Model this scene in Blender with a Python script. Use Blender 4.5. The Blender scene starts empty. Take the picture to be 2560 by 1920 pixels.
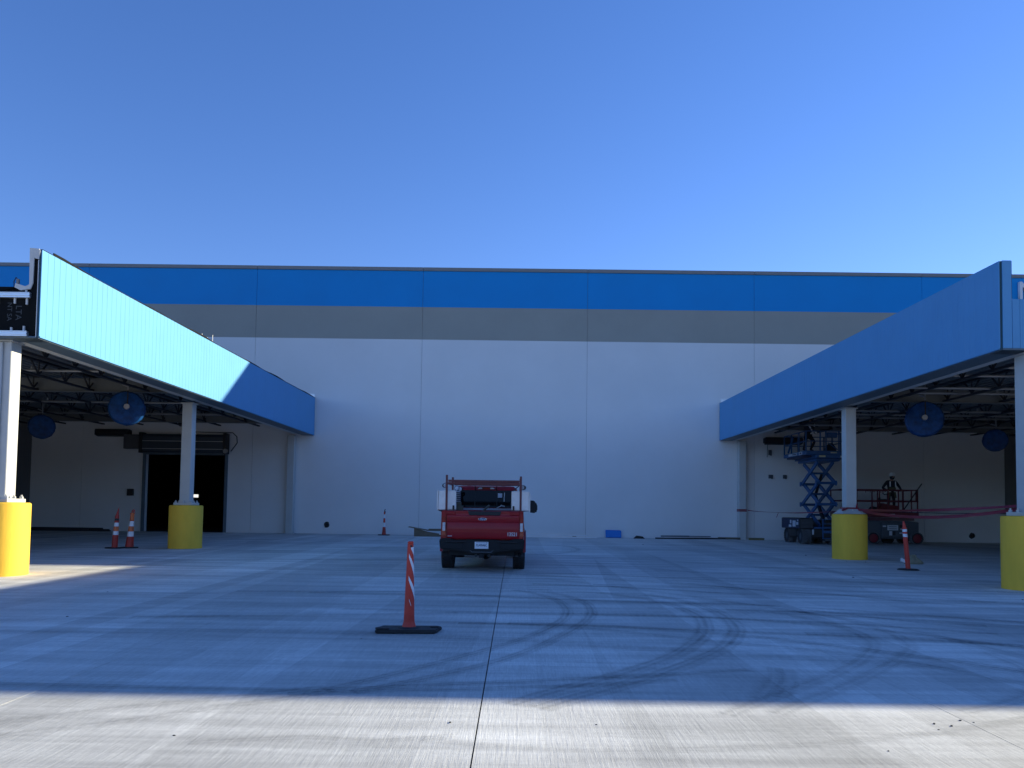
import bpy, bmesh, math, random
from mathutils import Vector, Matrix, Euler
random.seed(7)
sc = bpy.context.scene
col = sc.collection
PI = math.pi

# ------------------------------------------------------------------ camera
FPX, W = 1923.0, 2560.0
cam = bpy.data.cameras.new("camera"); cob = bpy.data.objects.new("camera", cam); col.objects.link(cob)
cam.sensor_fit = 'HORIZONTAL'; cam.sensor_width = 36.0; cam.lens = 36.0 * FPX / W
cam.shift_y = (1187.0 - 960.0) / W
cam.clip_start = 0.1; cam.clip_end = 3000
rot = Matrix.Rotation(10.2 / 1923, 4, 'Z') @ Matrix.Rotation(PI / 2 + math.atan(.0463), 4, 'X') @ Matrix.Rotation(.0135, 4, 'Z')
cob.matrix_world = Matrix.Translation((0, 0, 1.21)) @ rot
sc.camera = cob

# ------------------------------------------------------------------ sky, sun, exposure
SUN = Vector((2.8, 1.42, 1.0)).normalized()
el = math.asin(SUN.z); az = math.atan2(SUN.x, SUN.y)
world = bpy.data.worlds.new("World"); sc.world = world; world.use_nodes = True
wn = world.node_tree; wn.nodes.clear()
wo = wn.nodes.new('ShaderNodeOutputWorld'); bg = wn.nodes.new('ShaderNodeBackground')
sky = wn.nodes.new('ShaderNodeTexSky'); sky.sky_type = 'NISHITA'; sky.sun_disc = False
sky.sun_elevation = el; sky.sun_rotation = az; sky.altitude = 200; sky.air_density = 1.0; sky.dust_density = 0.05; sky.ozone_density = 3.0
hs = wn.nodes.new('ShaderNodeHueSaturation'); hs.inputs['Saturation'].default_value = 1.16; hs.inputs['Value'].default_value = 1.0
wb = wn.nodes.new('ShaderNodeVectorMath'); wb.operation = 'MULTIPLY'; wb.inputs[1].default_value = (2.35, 2.18, 2.85)
pre = wn.nodes.new('ShaderNodeVectorMath'); pre.operation = 'SCALE'; pre.inputs['Scale'].default_value = .333
gam = wn.nodes.new('ShaderNodeGamma'); gam.inputs['Gamma'].default_value = 1.0
wn.links.new(sky.outputs[0], hs.inputs['Color']); wn.links.new(hs.outputs[0], pre.inputs[0]); wn.links.new(pre.outputs[0], gam.inputs['Color']); wn.links.new(gam.outputs[0], wb.inputs[0]); wn.links.new(wb.outputs[0], bg.inputs['Color'])
bg.inputs['Strength'].default_value = 0.085
wn.links.new(bg.outputs[0], wo.inputs['Surface'])
sl = bpy.data.lights.new("sun", 'SUN'); sl.energy = 3.6; sl.angle = math.radians(0.5); sl.color = (1.0, 0.92, 0.68)
so = bpy.data.objects.new("sun", sl); col.objects.link(so)
so.rotation_euler = SUN.to_track_quat('Z', 'Y').to_euler(); so.location = (60, 40, 40)
sc.view_settings.view_transform = 'Standard'; sc.view_settings.look = 'None'; sc.view_settings.gamma = 1.0
sc.view_settings.use_curve_mapping = False
sc.view_settings.exposure = 1.5

SLOPE = .0105
def gz(y): return -SLOPE * (36 - y) if y < 36 else 0.0

# ------------------------------------------------------------------ materials
def mat(name, color, rough=.6, metal=0.0, var=.08, scale=3.0, bump=0.0, bscale=60.0, stretch=(1, 1, 1), spec=.5, coat=0.0, coords='Object', dirt=0.0):
    m = bpy.data.materials.new(name); m.use_nodes = True
    nt = m.node_tree; n = nt.nodes; L = nt.links; b = n['Principled BSDF']
    b.inputs['Roughness'].default_value = rough; b.inputs['Metallic'].default_value = metal
    b.inputs['Specular IOR Level'].default_value = spec; b.inputs['Coat Weight'].default_value = coat
    if coords == 'World':
        src = n.new('ShaderNodeNewGeometry').outputs['Position']
    else:
        src = n.new('ShaderNodeTexCoord').outputs['Object']
    mp = n.new('ShaderNodeMapping'); mp.inputs['Scale'].default_value = stretch; L.new(src, mp.inputs['Vector'])
    t = n.new('ShaderNodeTexNoise'); t.inputs['Scale'].default_value = scale; t.inputs['Detail'].default_value = 6; t.inputs['Roughness'].default_value = .6
    L.new(mp.outputs[0], t.inputs['Vector'])
    r = n.new('ShaderNodeMapRange'); r.inputs['From Min'].default_value = .3; r.inputs['From Max'].default_value = .7
    r.inputs['To Min'].default_value = 1 - var; r.inputs['To Max'].default_value = 1 + var
    L.new(t.outputs['Fac'], r.inputs['Value'])
    mx = n.new('ShaderNodeVectorMath'); mx.operation = 'SCALE'; mx.inputs[0].default_value = color[:3]
    L.new(r.outputs[0], mx.inputs['Scale']); L.new(mx.outputs[0], b.inputs['Base Color'])
    rr = n.new('ShaderNodeMapRange'); rr.inputs['To Min'].default_value = max(0.02, rough - .08); rr.inputs['To Max'].default_value = min(1, rough + .08)
    L.new(t.outputs['Fac'], rr.inputs['Value']); L.new(rr.outputs[0], b.inputs['Roughness'])
    if bump > 0:
        t2 = n.new('ShaderNodeTexNoise'); t2.inputs['Scale'].default_value = bscale; t2.inputs['Detail'].default_value = 4
        L.new(mp.outputs[0], t2.inputs['Vector'])
        bp = n.new('ShaderNodeBump'); bp.inputs['Strength'].default_value = bump; bp.inputs['Distance'].default_value = .01
        L.new(t2.outputs['Fac'], bp.inputs['Height']); L.new(bp.outputs[0], b.inputs['Normal'])
    return m

def glass_mat(name, color, rough=.05):
    m = mat(name, color, rough, var=.03, spec=.22); return m

def concrete_mat():
    m = bpy.data.materials.new("broomed_concrete"); m.use_nodes = True
    nt = m.node_tree; n = nt.nodes; L = nt.links; b = n['Principled BSDF']
    b.inputs['Roughness'].default_value = .78; b.inputs['Specular IOR Level'].default_value = .35
    pos = n.new('ShaderNodeNewGeometry').outputs['Position']
    def noise(scale, sx, sy, lo, hi, f0=.3, f1=.7, detail=5, rough=.55, rotz=0.0):
        mp = n.new('ShaderNodeMapping'); mp.inputs['Scale'].default_value = (sx, sy, 1); mp.inputs['Rotation'].default_value = (0, 0, rotz)
        L.new(pos, mp.inputs['Vector'])
        t = n.new('ShaderNodeTexNoise'); t.inputs['Scale'].default_value = scale; t.inputs['Detail'].default_value = detail; t.inputs['Roughness'].default_value = rough
        L.new(mp.outputs[0], t.inputs['Vector'])
        r = n.new('ShaderNodeMapRange'); r.inputs['From Min'].default_value = f0; r.inputs['From Max'].default_value = f1
        r.inputs['To Min'].default_value = lo; r.inputs['To Max'].default_value = hi
        L.new(t.outputs['Fac'], r.inputs['Value']); return r.outputs[0], t.outputs['Fac']
    def mul(a, c):
        k = n.new('ShaderNodeMath'); k.operation = 'MULTIPLY'; L.new(a, k.inputs[0]); L.new(c, k.inputs[1]); return k.outputs[0]
    big, _ = noise(.35, 1, 1, .86, 1.12)
    # passes of the finishing float: bands about a metre wide running away from the camera
    vmap = n.new('ShaderNodeMapping'); vmap.inputs['Scale'].default_value = (1.05, .035, 0); vmap.inputs['Rotation'].default_value = (0, 0, .02)
    L.new(pos, vmap.inputs['Vector'])
    vor = n.new('ShaderNodeTexVoronoi'); vor.inputs['Scale'].default_value = 1.0; L.new(vmap.outputs[0], vor.inputs['Vector'])
    sepc = n.new('ShaderNodeSeparateColor'); L.new(vor.outputs['Color'], sepc.inputs[0])
    vr = n.new('ShaderNodeMapRange'); vr.inputs['To Min'].default_value = .86; vr.inputs['To Max'].default_value = 1.1
    L.new(sepc.outputs[0], vr.inputs['Value'])
    vmap2 = n.new('ShaderNodeMapping'); vmap2.inputs['Scale'].default_value = (.5, .06, 0); vmap2.inputs['Rotation'].default_value = (0, 0, .5)
    L.new(pos, vmap2.inputs['Vector'])
    vor2 = n.new('ShaderNodeTexVoronoi'); L.new(vmap2.outputs[0], vor2.inputs['Vector']); vor2.inputs['Scale'].default_value = 1.0
    sep2 = n.new('ShaderNodeSeparateColor'); L.new(vor2.outputs['Color'], sep2.inputs[0])
    vr2 = n.new('ShaderNodeMapRange'); vr2.inputs['To Min'].default_value = .93; vr2.inputs['To Max'].default_value = 1.05
    L.new(sep2.outputs[0], vr2.inputs['Value'])
    broom, broomf = noise(1.0, 60, 2.6, .84, 1.13, .25, .75, 5, .75)
    broom2, _ = noise(1.0, 150, 7, .86, 1.12, .25, .75, 4, .75, .012)
    scuff, _ = noise(1.0, .22, 2.6, .76, 1.18, .3, .7, 6, .65, -.05)
    scuff2, _ = noise(1.0, .16, 3.4, .82, 1.15, .3, .7, 6, .65, .16)
    fine, _ = noise(26, 1, 1, .86, 1.1, .25, .75, 8, .8)
    pores, _ = noise(240, 1, 1, .93, 1.05)
    oi = n.new('ShaderNodeObjectInfo'); ro = n.new('ShaderNodeMapRange'); ro.inputs['To Min'].default_value = .955; ro.inputs['To Max'].default_value = 1.04
    L.new(oi.outputs['Random'], ro.inputs['Value'])
    v = big
    for q in (vr.outputs[0], vr2.outputs[0], broom, broom2, scuff, scuff2, fine, pores, ro.outputs[0]): v = mul(v, q)
    mx = n.new('ShaderNodeVectorMath'); mx.operation = 'SCALE'; mx.inputs[0].default_value = (.63, .625, .59)
    L.new(v, mx.inputs['Scale']); L.new(mx.outputs[0], b.inputs['Base Color'])
    bp = n.new('ShaderNodeBump'); bp.inputs['Strength'].default_value = .5; bp.inputs['Distance'].default_value = .006
    L.new(broomf, bp.inputs['Height']); L.new(bp.outputs[0], b.inputs['Normal'])
    return m

def tyre_mark_mat(name, strength, lines):
    m = bpy.data.materials.new(name); m.use_nodes = True
    nt = m.node_tree; n = nt.nodes; L = nt.links; b = n['Principled BSDF']
    b.inputs['Base Color'].default_value = (.05, .05, .052, 1); b.inputs['Roughness'].default_value = .8
    out = n['Material Output']; tr = n.new('ShaderNodeBsdfTransparent'); ms = n.new('ShaderNodeMixShader')
    uv = n.new('ShaderNodeUVMap'); uv.uv_map = 'UVMap'; sp = n.new('ShaderNodeSeparateXYZ'); L.new(uv.outputs[0], sp.inputs[0])
    def math_(op, a, c=None):
        k = n.new('ShaderNodeMath'); k.operation = op
        for i, q in enumerate((a, c)):
            if q is None: continue
            if isinstance(q, (int, float)): k.inputs[i].default_value = q
            else: L.new(q, k.inputs[i])
        return k.outputs[0]
    u, v = sp.outputs[0], sp.outputs[1]
    edge = math_('SINE', math_('MULTIPLY', u, PI)); edge = math_('POWER', edge, .6)
    ln = math_('ADD', math_('MULTIPLY', math_('SINE', math_('MULTIPLY', u, 2 * PI * lines)), .3), .7)
    mp = n.new('ShaderNodeMapping'); mp.inputs['Scale'].default_value = (3, .55, 1); L.new(uv.outputs[0], mp.inputs['Vector'])
    t = n.new('ShaderNodeTexNoise'); t.inputs['Scale'].default_value = 2.2; t.inputs['Detail'].default_value = 6; L.new(mp.outputs[0], t.inputs['Vector'])
    r = n.new('ShaderNodeMapRange'); r.inputs['From Min'].default_value = .3; r.inputs['From Max'].default_value = .62; r.inputs['To Min'].default_value = .38; L.new(t.outputs['Fac'], r.inputs['Value'])
    tread = math_('ADD', math_('MULTIPLY', math_('SINE', math_('MULTIPLY', v, 62)), .14), .86)
    fac = math_('MULTIPLY', math_('MULTIPLY', edge, ln), math_('MULTIPLY', math_('MULTIPLY', r.outputs[0], tread), strength))
    L.new(fac, ms.inputs[0]); L.new(tr.outputs[0], ms.inputs[1]); L.new(b.outputs[0], ms.inputs[2]); L.new(ms.outputs[0], out.inputs['Surface'])
    return m

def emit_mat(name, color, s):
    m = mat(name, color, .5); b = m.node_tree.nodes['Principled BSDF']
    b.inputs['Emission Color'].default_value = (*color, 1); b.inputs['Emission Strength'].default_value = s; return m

def diamond_mat():
    m = mat("diamond_plate_aluminium", (.95, .95, .94), .35, metal=.35, var=.08, scale=5)
    nt = m.node_tree; n = nt.nodes; L = nt.links; b = n['Principled BSDF']
    tc = n.new('ShaderNodeTexCoord'); mp = n.new('ShaderNodeMapping'); mp.inputs['Rotation'].default_value = (0, PI / 4, 0); mp.inputs['Scale'].default_value = (34, 1, 34)
    L.new(tc.outputs['Object'], mp.inputs['Vector'])
    ck = n.new('ShaderNodeTexChecker'); ck.inputs['Scale'].default_value = 1.0; L.new(mp.outputs[0], ck.inputs['Vector'])
    bp = n.new('ShaderNodeBump'); bp.inputs['Strength'].default_value = .9; bp.inputs['Distance'].default_value = .012
    L.new(ck.outputs['Fac'], bp.inputs['Height']); L.new(bp.outputs[0], b.inputs['Normal'])
    return m

M = {}
M['concrete'] = concrete_mat()
M['earth'] = mat("asphalt_yard", (.10, .10, .10), .9, var=.15, scale=.3, coords='World')
M['wall_white'] = mat("white_wall_paint", (.82, .80, .77), .62, var=.03, scale=.45, bump=.08, bscale=40, coords='World', spec=.3)
M['wall_grey'] = mat("grey_wall_paint", (.37, .36, .31), .62, var=.05, scale=.5, bump=.08, bscale=40, coords='World', spec=.3)
M['wall_blue'] = mat("blue_wall_paint", (.001, .28, .68), .55, var=.04, scale=.5, bump=.08, bscale=40, coords='World', spec=.3)
M['endwall'] = mat('dark_grey_metal_wall', (.16, .155, .145), .6, var=.06)
M['coping'] = mat("grey_coping_metal", (.24, .235, .23), .5, var=.05)
M['sealant'] = mat("joint_sealant", (.25, .25, .25), .8)
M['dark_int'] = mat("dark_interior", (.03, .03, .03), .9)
M['fascia'] = mat("light_blue_metal_panel", (.125, .345, .60), .6, var=.035, scale=1.2, spec=.15, coords='World')
M['fascia_edge'] = mat("teal_trim", (.01, .06, .085), .5)
M['soffit'] = mat("blue_grey_soffit_metal", (.10, .14, .17), .5, var=.06)
M['deck'] = mat("galvanised_roof_deck", (.17, .175, .17), .55, metal=.2, var=.1)
M['steel_dark'] = mat("black_primed_steel", (.025, .025, .03), .6)
M['steel_grey'] = mat("light_grey_painted_steel", (.55, .55, .52), .45, var=.05, scale=2, spec=.4)
M['pipe'] = mat("pale_pipe", (.27, .27, .27), .4, metal=.3)
M['galv'] = mat("bright_aluminium_rail", (.75, .77, .8), .35, metal=.8, var=.06)
M['yellow'] = mat("yellow_pier_paint", (.90, .54, .06), .7, var=.1, scale=2.5, stretch=(1, 1, .25), bump=.25, bscale=30, spec=.2)
M['membrane'] = mat("black_membrane", (.007, .008, .009), .85, spec=.15, var=.2, bump=.4, bscale=6)
M['wrap'] = mat("grey_white_membrane", (.62, .62, .6), .7, var=.08, bump=.3, bscale=8)
M['print'] = mat("grey_print", (.06, .065, .07), .7)
M['white'] = mat("white_plastic", (.8, .8, .8), .5, var=.05)
M['black'] = mat("black_plastic", (.015, .016, .018), .5)
M['rubber'] = mat("black_rubber", (.026, .027, .029), .75, var=.25, scale=8, bump=.3, bscale=40)
M['orange'] = mat("orange_plastic", (.62, .052, .03), .5, var=.12, scale=4)
M['orange_dk'] = mat("dark_orange_plastic", (.5, .045, .03), .5, var=.15, scale=5)
M['orange_lt'] = mat("orange_sheeting", (.75, .17, .05), .4, var=.1)
M['refl'] = mat("white_sheeting", (.85, .86, .88), .35, var=.06, scale=8)
M['red'] = mat("dark_red_car_paint", (.36, .006, .012), .38, var=.04, coat=.25, spec=.35)
M['bumper'] = mat("dark_bumper_metal", (.012, .014, .016), .5, spec=.3, var=.1)
M['glass'] = glass_mat("dark_window_glass", (.004, .005, .006))
M['lens_red'] = mat("red_lens", (.34, .005, .012), .12, coat=.5)
M['lens_clear'] = mat("clear_lens", (.62, .62, .64), .15, coat=.5)
M['rack'] = mat("faded_red_rack_steel", (.17, .045, .04), .55, var=.15)
M['diamond'] = diamond_mat()
M['chrome'] = mat("chrome", (.8, .8, .8), .2, metal=1.0)
M['exhaust'] = mat("exhaust_steel", (.25, .22, .2), .5, metal=.7, var=.2)
M['emblem'] = mat("emblem_blue", (.01, .03, .15), .25)
M['plate_w'] = mat("plate_white", (.78, .8, .82), .4)
M['navy'] = mat("navy_print", (.02, .03, .07), .6)
M['lift_blue'] = mat("blue_lift_paint", (.02, .095, .24), .45, var=.1)
M['lift_red'] = mat("red_lift_paint", (.13, .012, .018), .5, var=.15)
M['rim_red'] = mat('red_wheel_rim', (.22, .02, .03), .5)
M['lift_grey'] = mat("dark_grey_lift_paint", (.075, .09, .105), .5, var=.1)
M['tyre_lug'] = mat("dusty_tyre_lug", (.16, .165, .17), .85)
M['decal'] = mat("pale_decal", (.55, .58, .62), .5)
M['decal_y'] = mat("pale_yellow_decal", (.55, .5, .3), .5)
M['fan_wrap'] = mat("blue_plastic_wrap", (.004, .055, .19), .5, var=.45, scale=7, bump=1.0, bscale=11, spec=.3)
M['fan_hub'] = mat("grey_motor_cap", (.42, .38, .36), .5)
M['tape'] = mat("red_barrier_tape", (.25, .016, .035), .45, var=.15)
M['cardboard'] = mat("brown_cardboard", (.20, .15, .10), .85, var=.12)
M['lumber'] = mat("weathered_lumber", (.16, .13, .09), .85, var=.25, stretch=(.3, 4, 4), scale=4)
M['lumber_dk'] = mat("dark_stacked_profiles", (.03, .03, .032), .7, var=.3)
M['blue_sheet'] = mat("bright_blue_plastic", (.01, .20, .62), .45, var=.06)
M['sack'] = mat("tan_sack_cloth", (.26, .23, .15), .9, var=.2, bump=.6, bscale=12)
M['skin'] = mat("skin", (.35, .2, .14), .6)
M['cloth_dark'] = mat("dark_work_clothing", (.018, .02, .026), .85, var=.25)
M['cloth_hivis'] = mat("olive_harness", (.10, .10, .05), .8, var=.2)
M['helmet'] = mat("white_helmet", (.75, .75, .74), .35)
M['helmet_dk'] = mat("dark_helmet", (.03, .05, .07), .35)
M['debris'] = mat("dark_debris", (.04, .038, .035), .9)
M['rope'] = mat("dark_rope", (.02, .02, .03), .8)
M['glow'] = emit_mat("glowing_pale_face", (.9, .88, .8), .45)  # emission stands in for an unidentified bright spot, no known lamp

# ------------------------------------------------------------------ mesh helpers
class MB:
    def __init__(s): s.v = []; s.f = []; s.m = []; s.uv = {}
    def add(s, vs, fs, mi=0):
        o = len(s.v); s.v += [tuple(p) for p in vs]
        for f in fs: s.f.append(tuple(o + i for i in f)); s.m.append(mi)
        return s
    def box(s, x0, x1, y0, y1, z0, z1, mi=0, T=None):
        vs = [Vector((x, y, z)) for z in (z0, z1) for x, y in ((x0, y0), (x1, y0), (x1, y1), (x0, y1))]
        if T is not None: vs = [T @ p for p in vs]
        return s.add(vs, [(3, 2, 1, 0), (4, 5, 6, 7), (0, 1, 5, 4), (1, 2, 6, 5), (2, 3, 7, 6), (3, 0, 4, 7)], mi)
    def bar(s, p0, p1, w, h=None, mi=0, up=(0, 0, 1)):
        p0 = Vector(p0); p1 = Vector(p1); h = h or w; d = p1 - p0; L = d.length; d.normalize(); u = Vector(up)
        if abs(d.dot(u)) > .98: u = Vector((0, 1, 0))
        r = d.cross(u).normalized(); u = r.cross(d).normalized()
        T = Matrix((( r.x, d.x, u.x, p0.x), (r.y, d.y, u.y, p0.y), (r.z, d.z, u.z, p0.z), (0, 0, 0, 1)))
        return s.box(-w / 2, w / 2, 0, L, -h / 2, h / 2, mi, T)
    def cyl(s, p0, p1, r0, r1=None, n=16, mi=0, caps=True):
        p0 = Vector(p0); p1 = Vector(p1); r1 = r0 if r1 is None else r1
        d = (p1 - p0).normalized(); a = Vector((1, 0, 0)) if abs(d.x) < .9 else Vector((0, 1, 0))
        e = d.cross(a).normalized(); g = d.cross(e)
        vs = [p + (e * math.cos(t) + g * math.sin(t)) * r for p, r in ((p0, r0), (p1, r1)) for t in [2 * PI * i / n for i in range(n)]]
        fs = [(i, (i + 1) % n, n + (i + 1) % n, n + i) for i in range(n)]
        if caps: fs += [tuple(range(n - 1, -1, -1)), tuple(range(n, 2 * n))]
        return s.add(vs, fs, mi)
    def tube(s, pts, r, n=8, mi=0):
        for a, b in zip(pts, pts[1:]): s.cyl(a, b, r, r, n, mi)
        return s
    def lathe(s, prof, n=32, T=None, mi=0, mis=None, close=True):
        vs = []; fs = []; k = len(prof)
        for r, z in prof:
            for i in range(n):
                p = Vector((r * math.cos(2 * PI * i / n), r * math.sin(2 * PI * i / n), z)); vs.append(T @ p if T is not None else p)
        o = len(s.v); s.v += [tuple(p) for p in vs]
        for j in range(k - 1):
            for i in range(n):
                s.f.append((o + j * n + i, o + j * n + (i + 1) % n, o + (j + 1) * n + (i + 1) % n, o + (j + 1) * n + i)); s.m.append(mis[j] if mis else mi)
        if close:
            s.f.append(tuple(o + i for i in range(n - 1, -1, -1))); s.m.append(mis[0] if mis else mi)
            s.f.append(tuple(o + (k - 1) * n + i for i in range(n))); s.m.append(mis[-1] if mis else mi)
        return s
    def prism(s, poly, axis, a0, a1, mi=0):
        # poly is 2D in the other two axes, kept in x,y,z order
        def P(a, p):
            q = list(p); q.insert(axis, a); return q
        n = len(poly); vs = [P(a0, p) for p in poly] + [P(a1, p) for p in poly]
        fs = [(i, (i + 1) % n, n + (i + 1) % n, n + i) for i in range(n)] + [tuple(range(n - 1, -1, -1)), tuple(range(n, 2 * n))]
        return s.add(vs, fs, mi)
    def mesh(s, name, mats, bevel=0, smooth=None, seg=1):
        me = bpy.data.meshes.new(name); me.from_pydata(s.v, [], s.f)
        for m in (mats if isinstance(mats, (list, tuple)) else [mats]): me.materials.append(m)
        for p, i in zip(me.polygons, s.m): p.material_index = i
        bm = bmesh.new(); bm.from_mesh(me); bmesh.ops.recalc_face_normals(bm, faces=bm.faces)
        if bevel:
            es = [e for e in bm.edges if len(e.link_faces) == 2 and e.calc_face_angle(0) > .5]
            bmesh.ops.bevel(bm, geom=es, offset=bevel, segments=seg, affect='EDGES', clamp_overlap=True)
        bm.to_mesh(me); bm.free()
        if smooth is not None:
            me.shade_smooth(); me.set_sharp_from_angle(angle=math.radians(smooth))
        return me
    def build(s, name, mats, parent=None, loc=(0, 0, 0), rot=(0, 0, 0), bevel=0, smooth=None, seg=1):
        return link(name, s.mesh(name, mats, bevel, smooth, seg), parent, loc, rot)

def link(name, data, parent=None, loc=(0, 0, 0), rot=(0, 0, 0)):
    o = bpy.data.objects.new(name, data); col.objects.link(o); o.location = loc; o.rotation_euler = rot
    if parent is not None: o.parent = parent
    return o
def tag(o, label=None, cat=None, group=None, kind=None):
    if label: o['label'] = label
    if cat: o['category'] = cat
    if group: o['group'] = group
    if kind: o['kind'] = kind
    return o
def thing(name, label, cat, loc=(0, 0, 0), rotz=0, group=None, rotx=0):
    o = bpy.data.objects.new(name, None); col.objects.link(o); o.location = loc; o.rotation_euler = (rotx, 0, rotz); o.empty_display_size = .3
    return tag(o, label, cat, group)
def kids(o): return [c for c in col.objects if c.parent == o]
def dup(root, loc, rotz=0, label=None, group=None):
    def cp(o, par):
        c = o.copy(); col.objects.link(c); c.parent = par
        for ch in kids(o): cp(ch, c)
        return c
    r = cp(root, None); r.location = loc; r.rotation_euler = (root.rotation_euler.x, 0, rotz)
    if label: r['label'] = label
    if group: r['group'] = group
    return r
def text(body, size, parent, name, m, loc, rot, ext=.002, sx=1.0, align='CENTER', shear=0.0, bold=0.0):
    c = bpy.data.curves.new(name, 'FONT'); c.body = body; c.size = size; c.extrude = ext; c.align_x = align; c.align_y = 'CENTER'; c.shear = shear; c.offset = bold
    c.materials.append(m); tmp = bpy.data.objects.new("tmp_text", c); col.objects.link(tmp)
    me = bpy.data.meshes.new_from_object(tmp.evaluated_get(bpy.context.evaluated_depsgraph_get())); bpy.data.objects.remove(tmp)
    me.name = name; o = link(name, me, parent, loc, rot); o.scale = (sx, 1, 1); return o

# ------------------------------------------------------------------ ground: sheet and concrete slabs
g = MB()
S = 400
zf = -.17
for (y0, z0, y1, z1) in ((-S, zf, 0.0, zf), (0.0, zf, S, zf - SLOPE * S)):
    g.add([(-S, y0, z0), (S, y0, z0), (S, y1, z1), (-S, y1, z1)], [(0, 1, 2, 3)])
ground = g.build("ground", M['earth'], None, (0, 36, 0), (math.atan(SLOPE), 0, 0)); tag(ground, kind='structure')
unit = MB().box(-.5, .5, -.5, .5, -1, 0).mesh("slab", M['concrete'])
xs = [-.25 + 3.63 * i for i in range(-10, 11)]
ys = [-13.7, -7.6, -1.5, 4.57, 10.67, 16.77, 22.87, 28.97, 35.965]
for i in range(len(xs) - 1):
    for j in range(len(ys) - 1):
        a, b = xs[i], xs[i + 1]
        gl = .0055 if abs(a + .25) < .01 else .002; gr = .0055 if abs(b + .25) < .01 else .002
        a += gl; b -= gr
        y0, y1 = ys[j] + .002 - 36, ys[j + 1] - .002 - 36
        s = link("slab", unit, ground, ((a + b) / 2, (y0 + y1) / 2, random.uniform(-.0008, .0008)))
        s.scale = (b - a, y1 - y0, .15)

# added, unseen belt of woods round the yard, blocking low sky light
fw = MB(); rw = random.Random(4); nseg = 160; ring_ = []
for i in range(nseg):
    a = 2 * PI * i / nseg; r0 = 115 + rw.uniform(-4, 4)
    ring_.append([(r * math.sin(a), r * math.cos(a), z) for r, z in ((r0, -1.2), (r0 - 2, 5), (r0 + 1, 9), (r0 + 5, rw.uniform(11, 15)), (r0 + 12, -1.2))])
for i in range(nseg):
    A, B_ = ring_[i], ring_[(i + 1) % nseg]
    for j in range(4): fw.add([A[j], B_[j], B_[j + 1], A[j + 1]], [(0, 1, 2, 3)])
tag(fw.build("added_woods", mat("added_foliage", (.05, .06, .03), .9, var=.4, scale=.4), None, (0, 0, 0)), kind='stuff')

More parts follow.
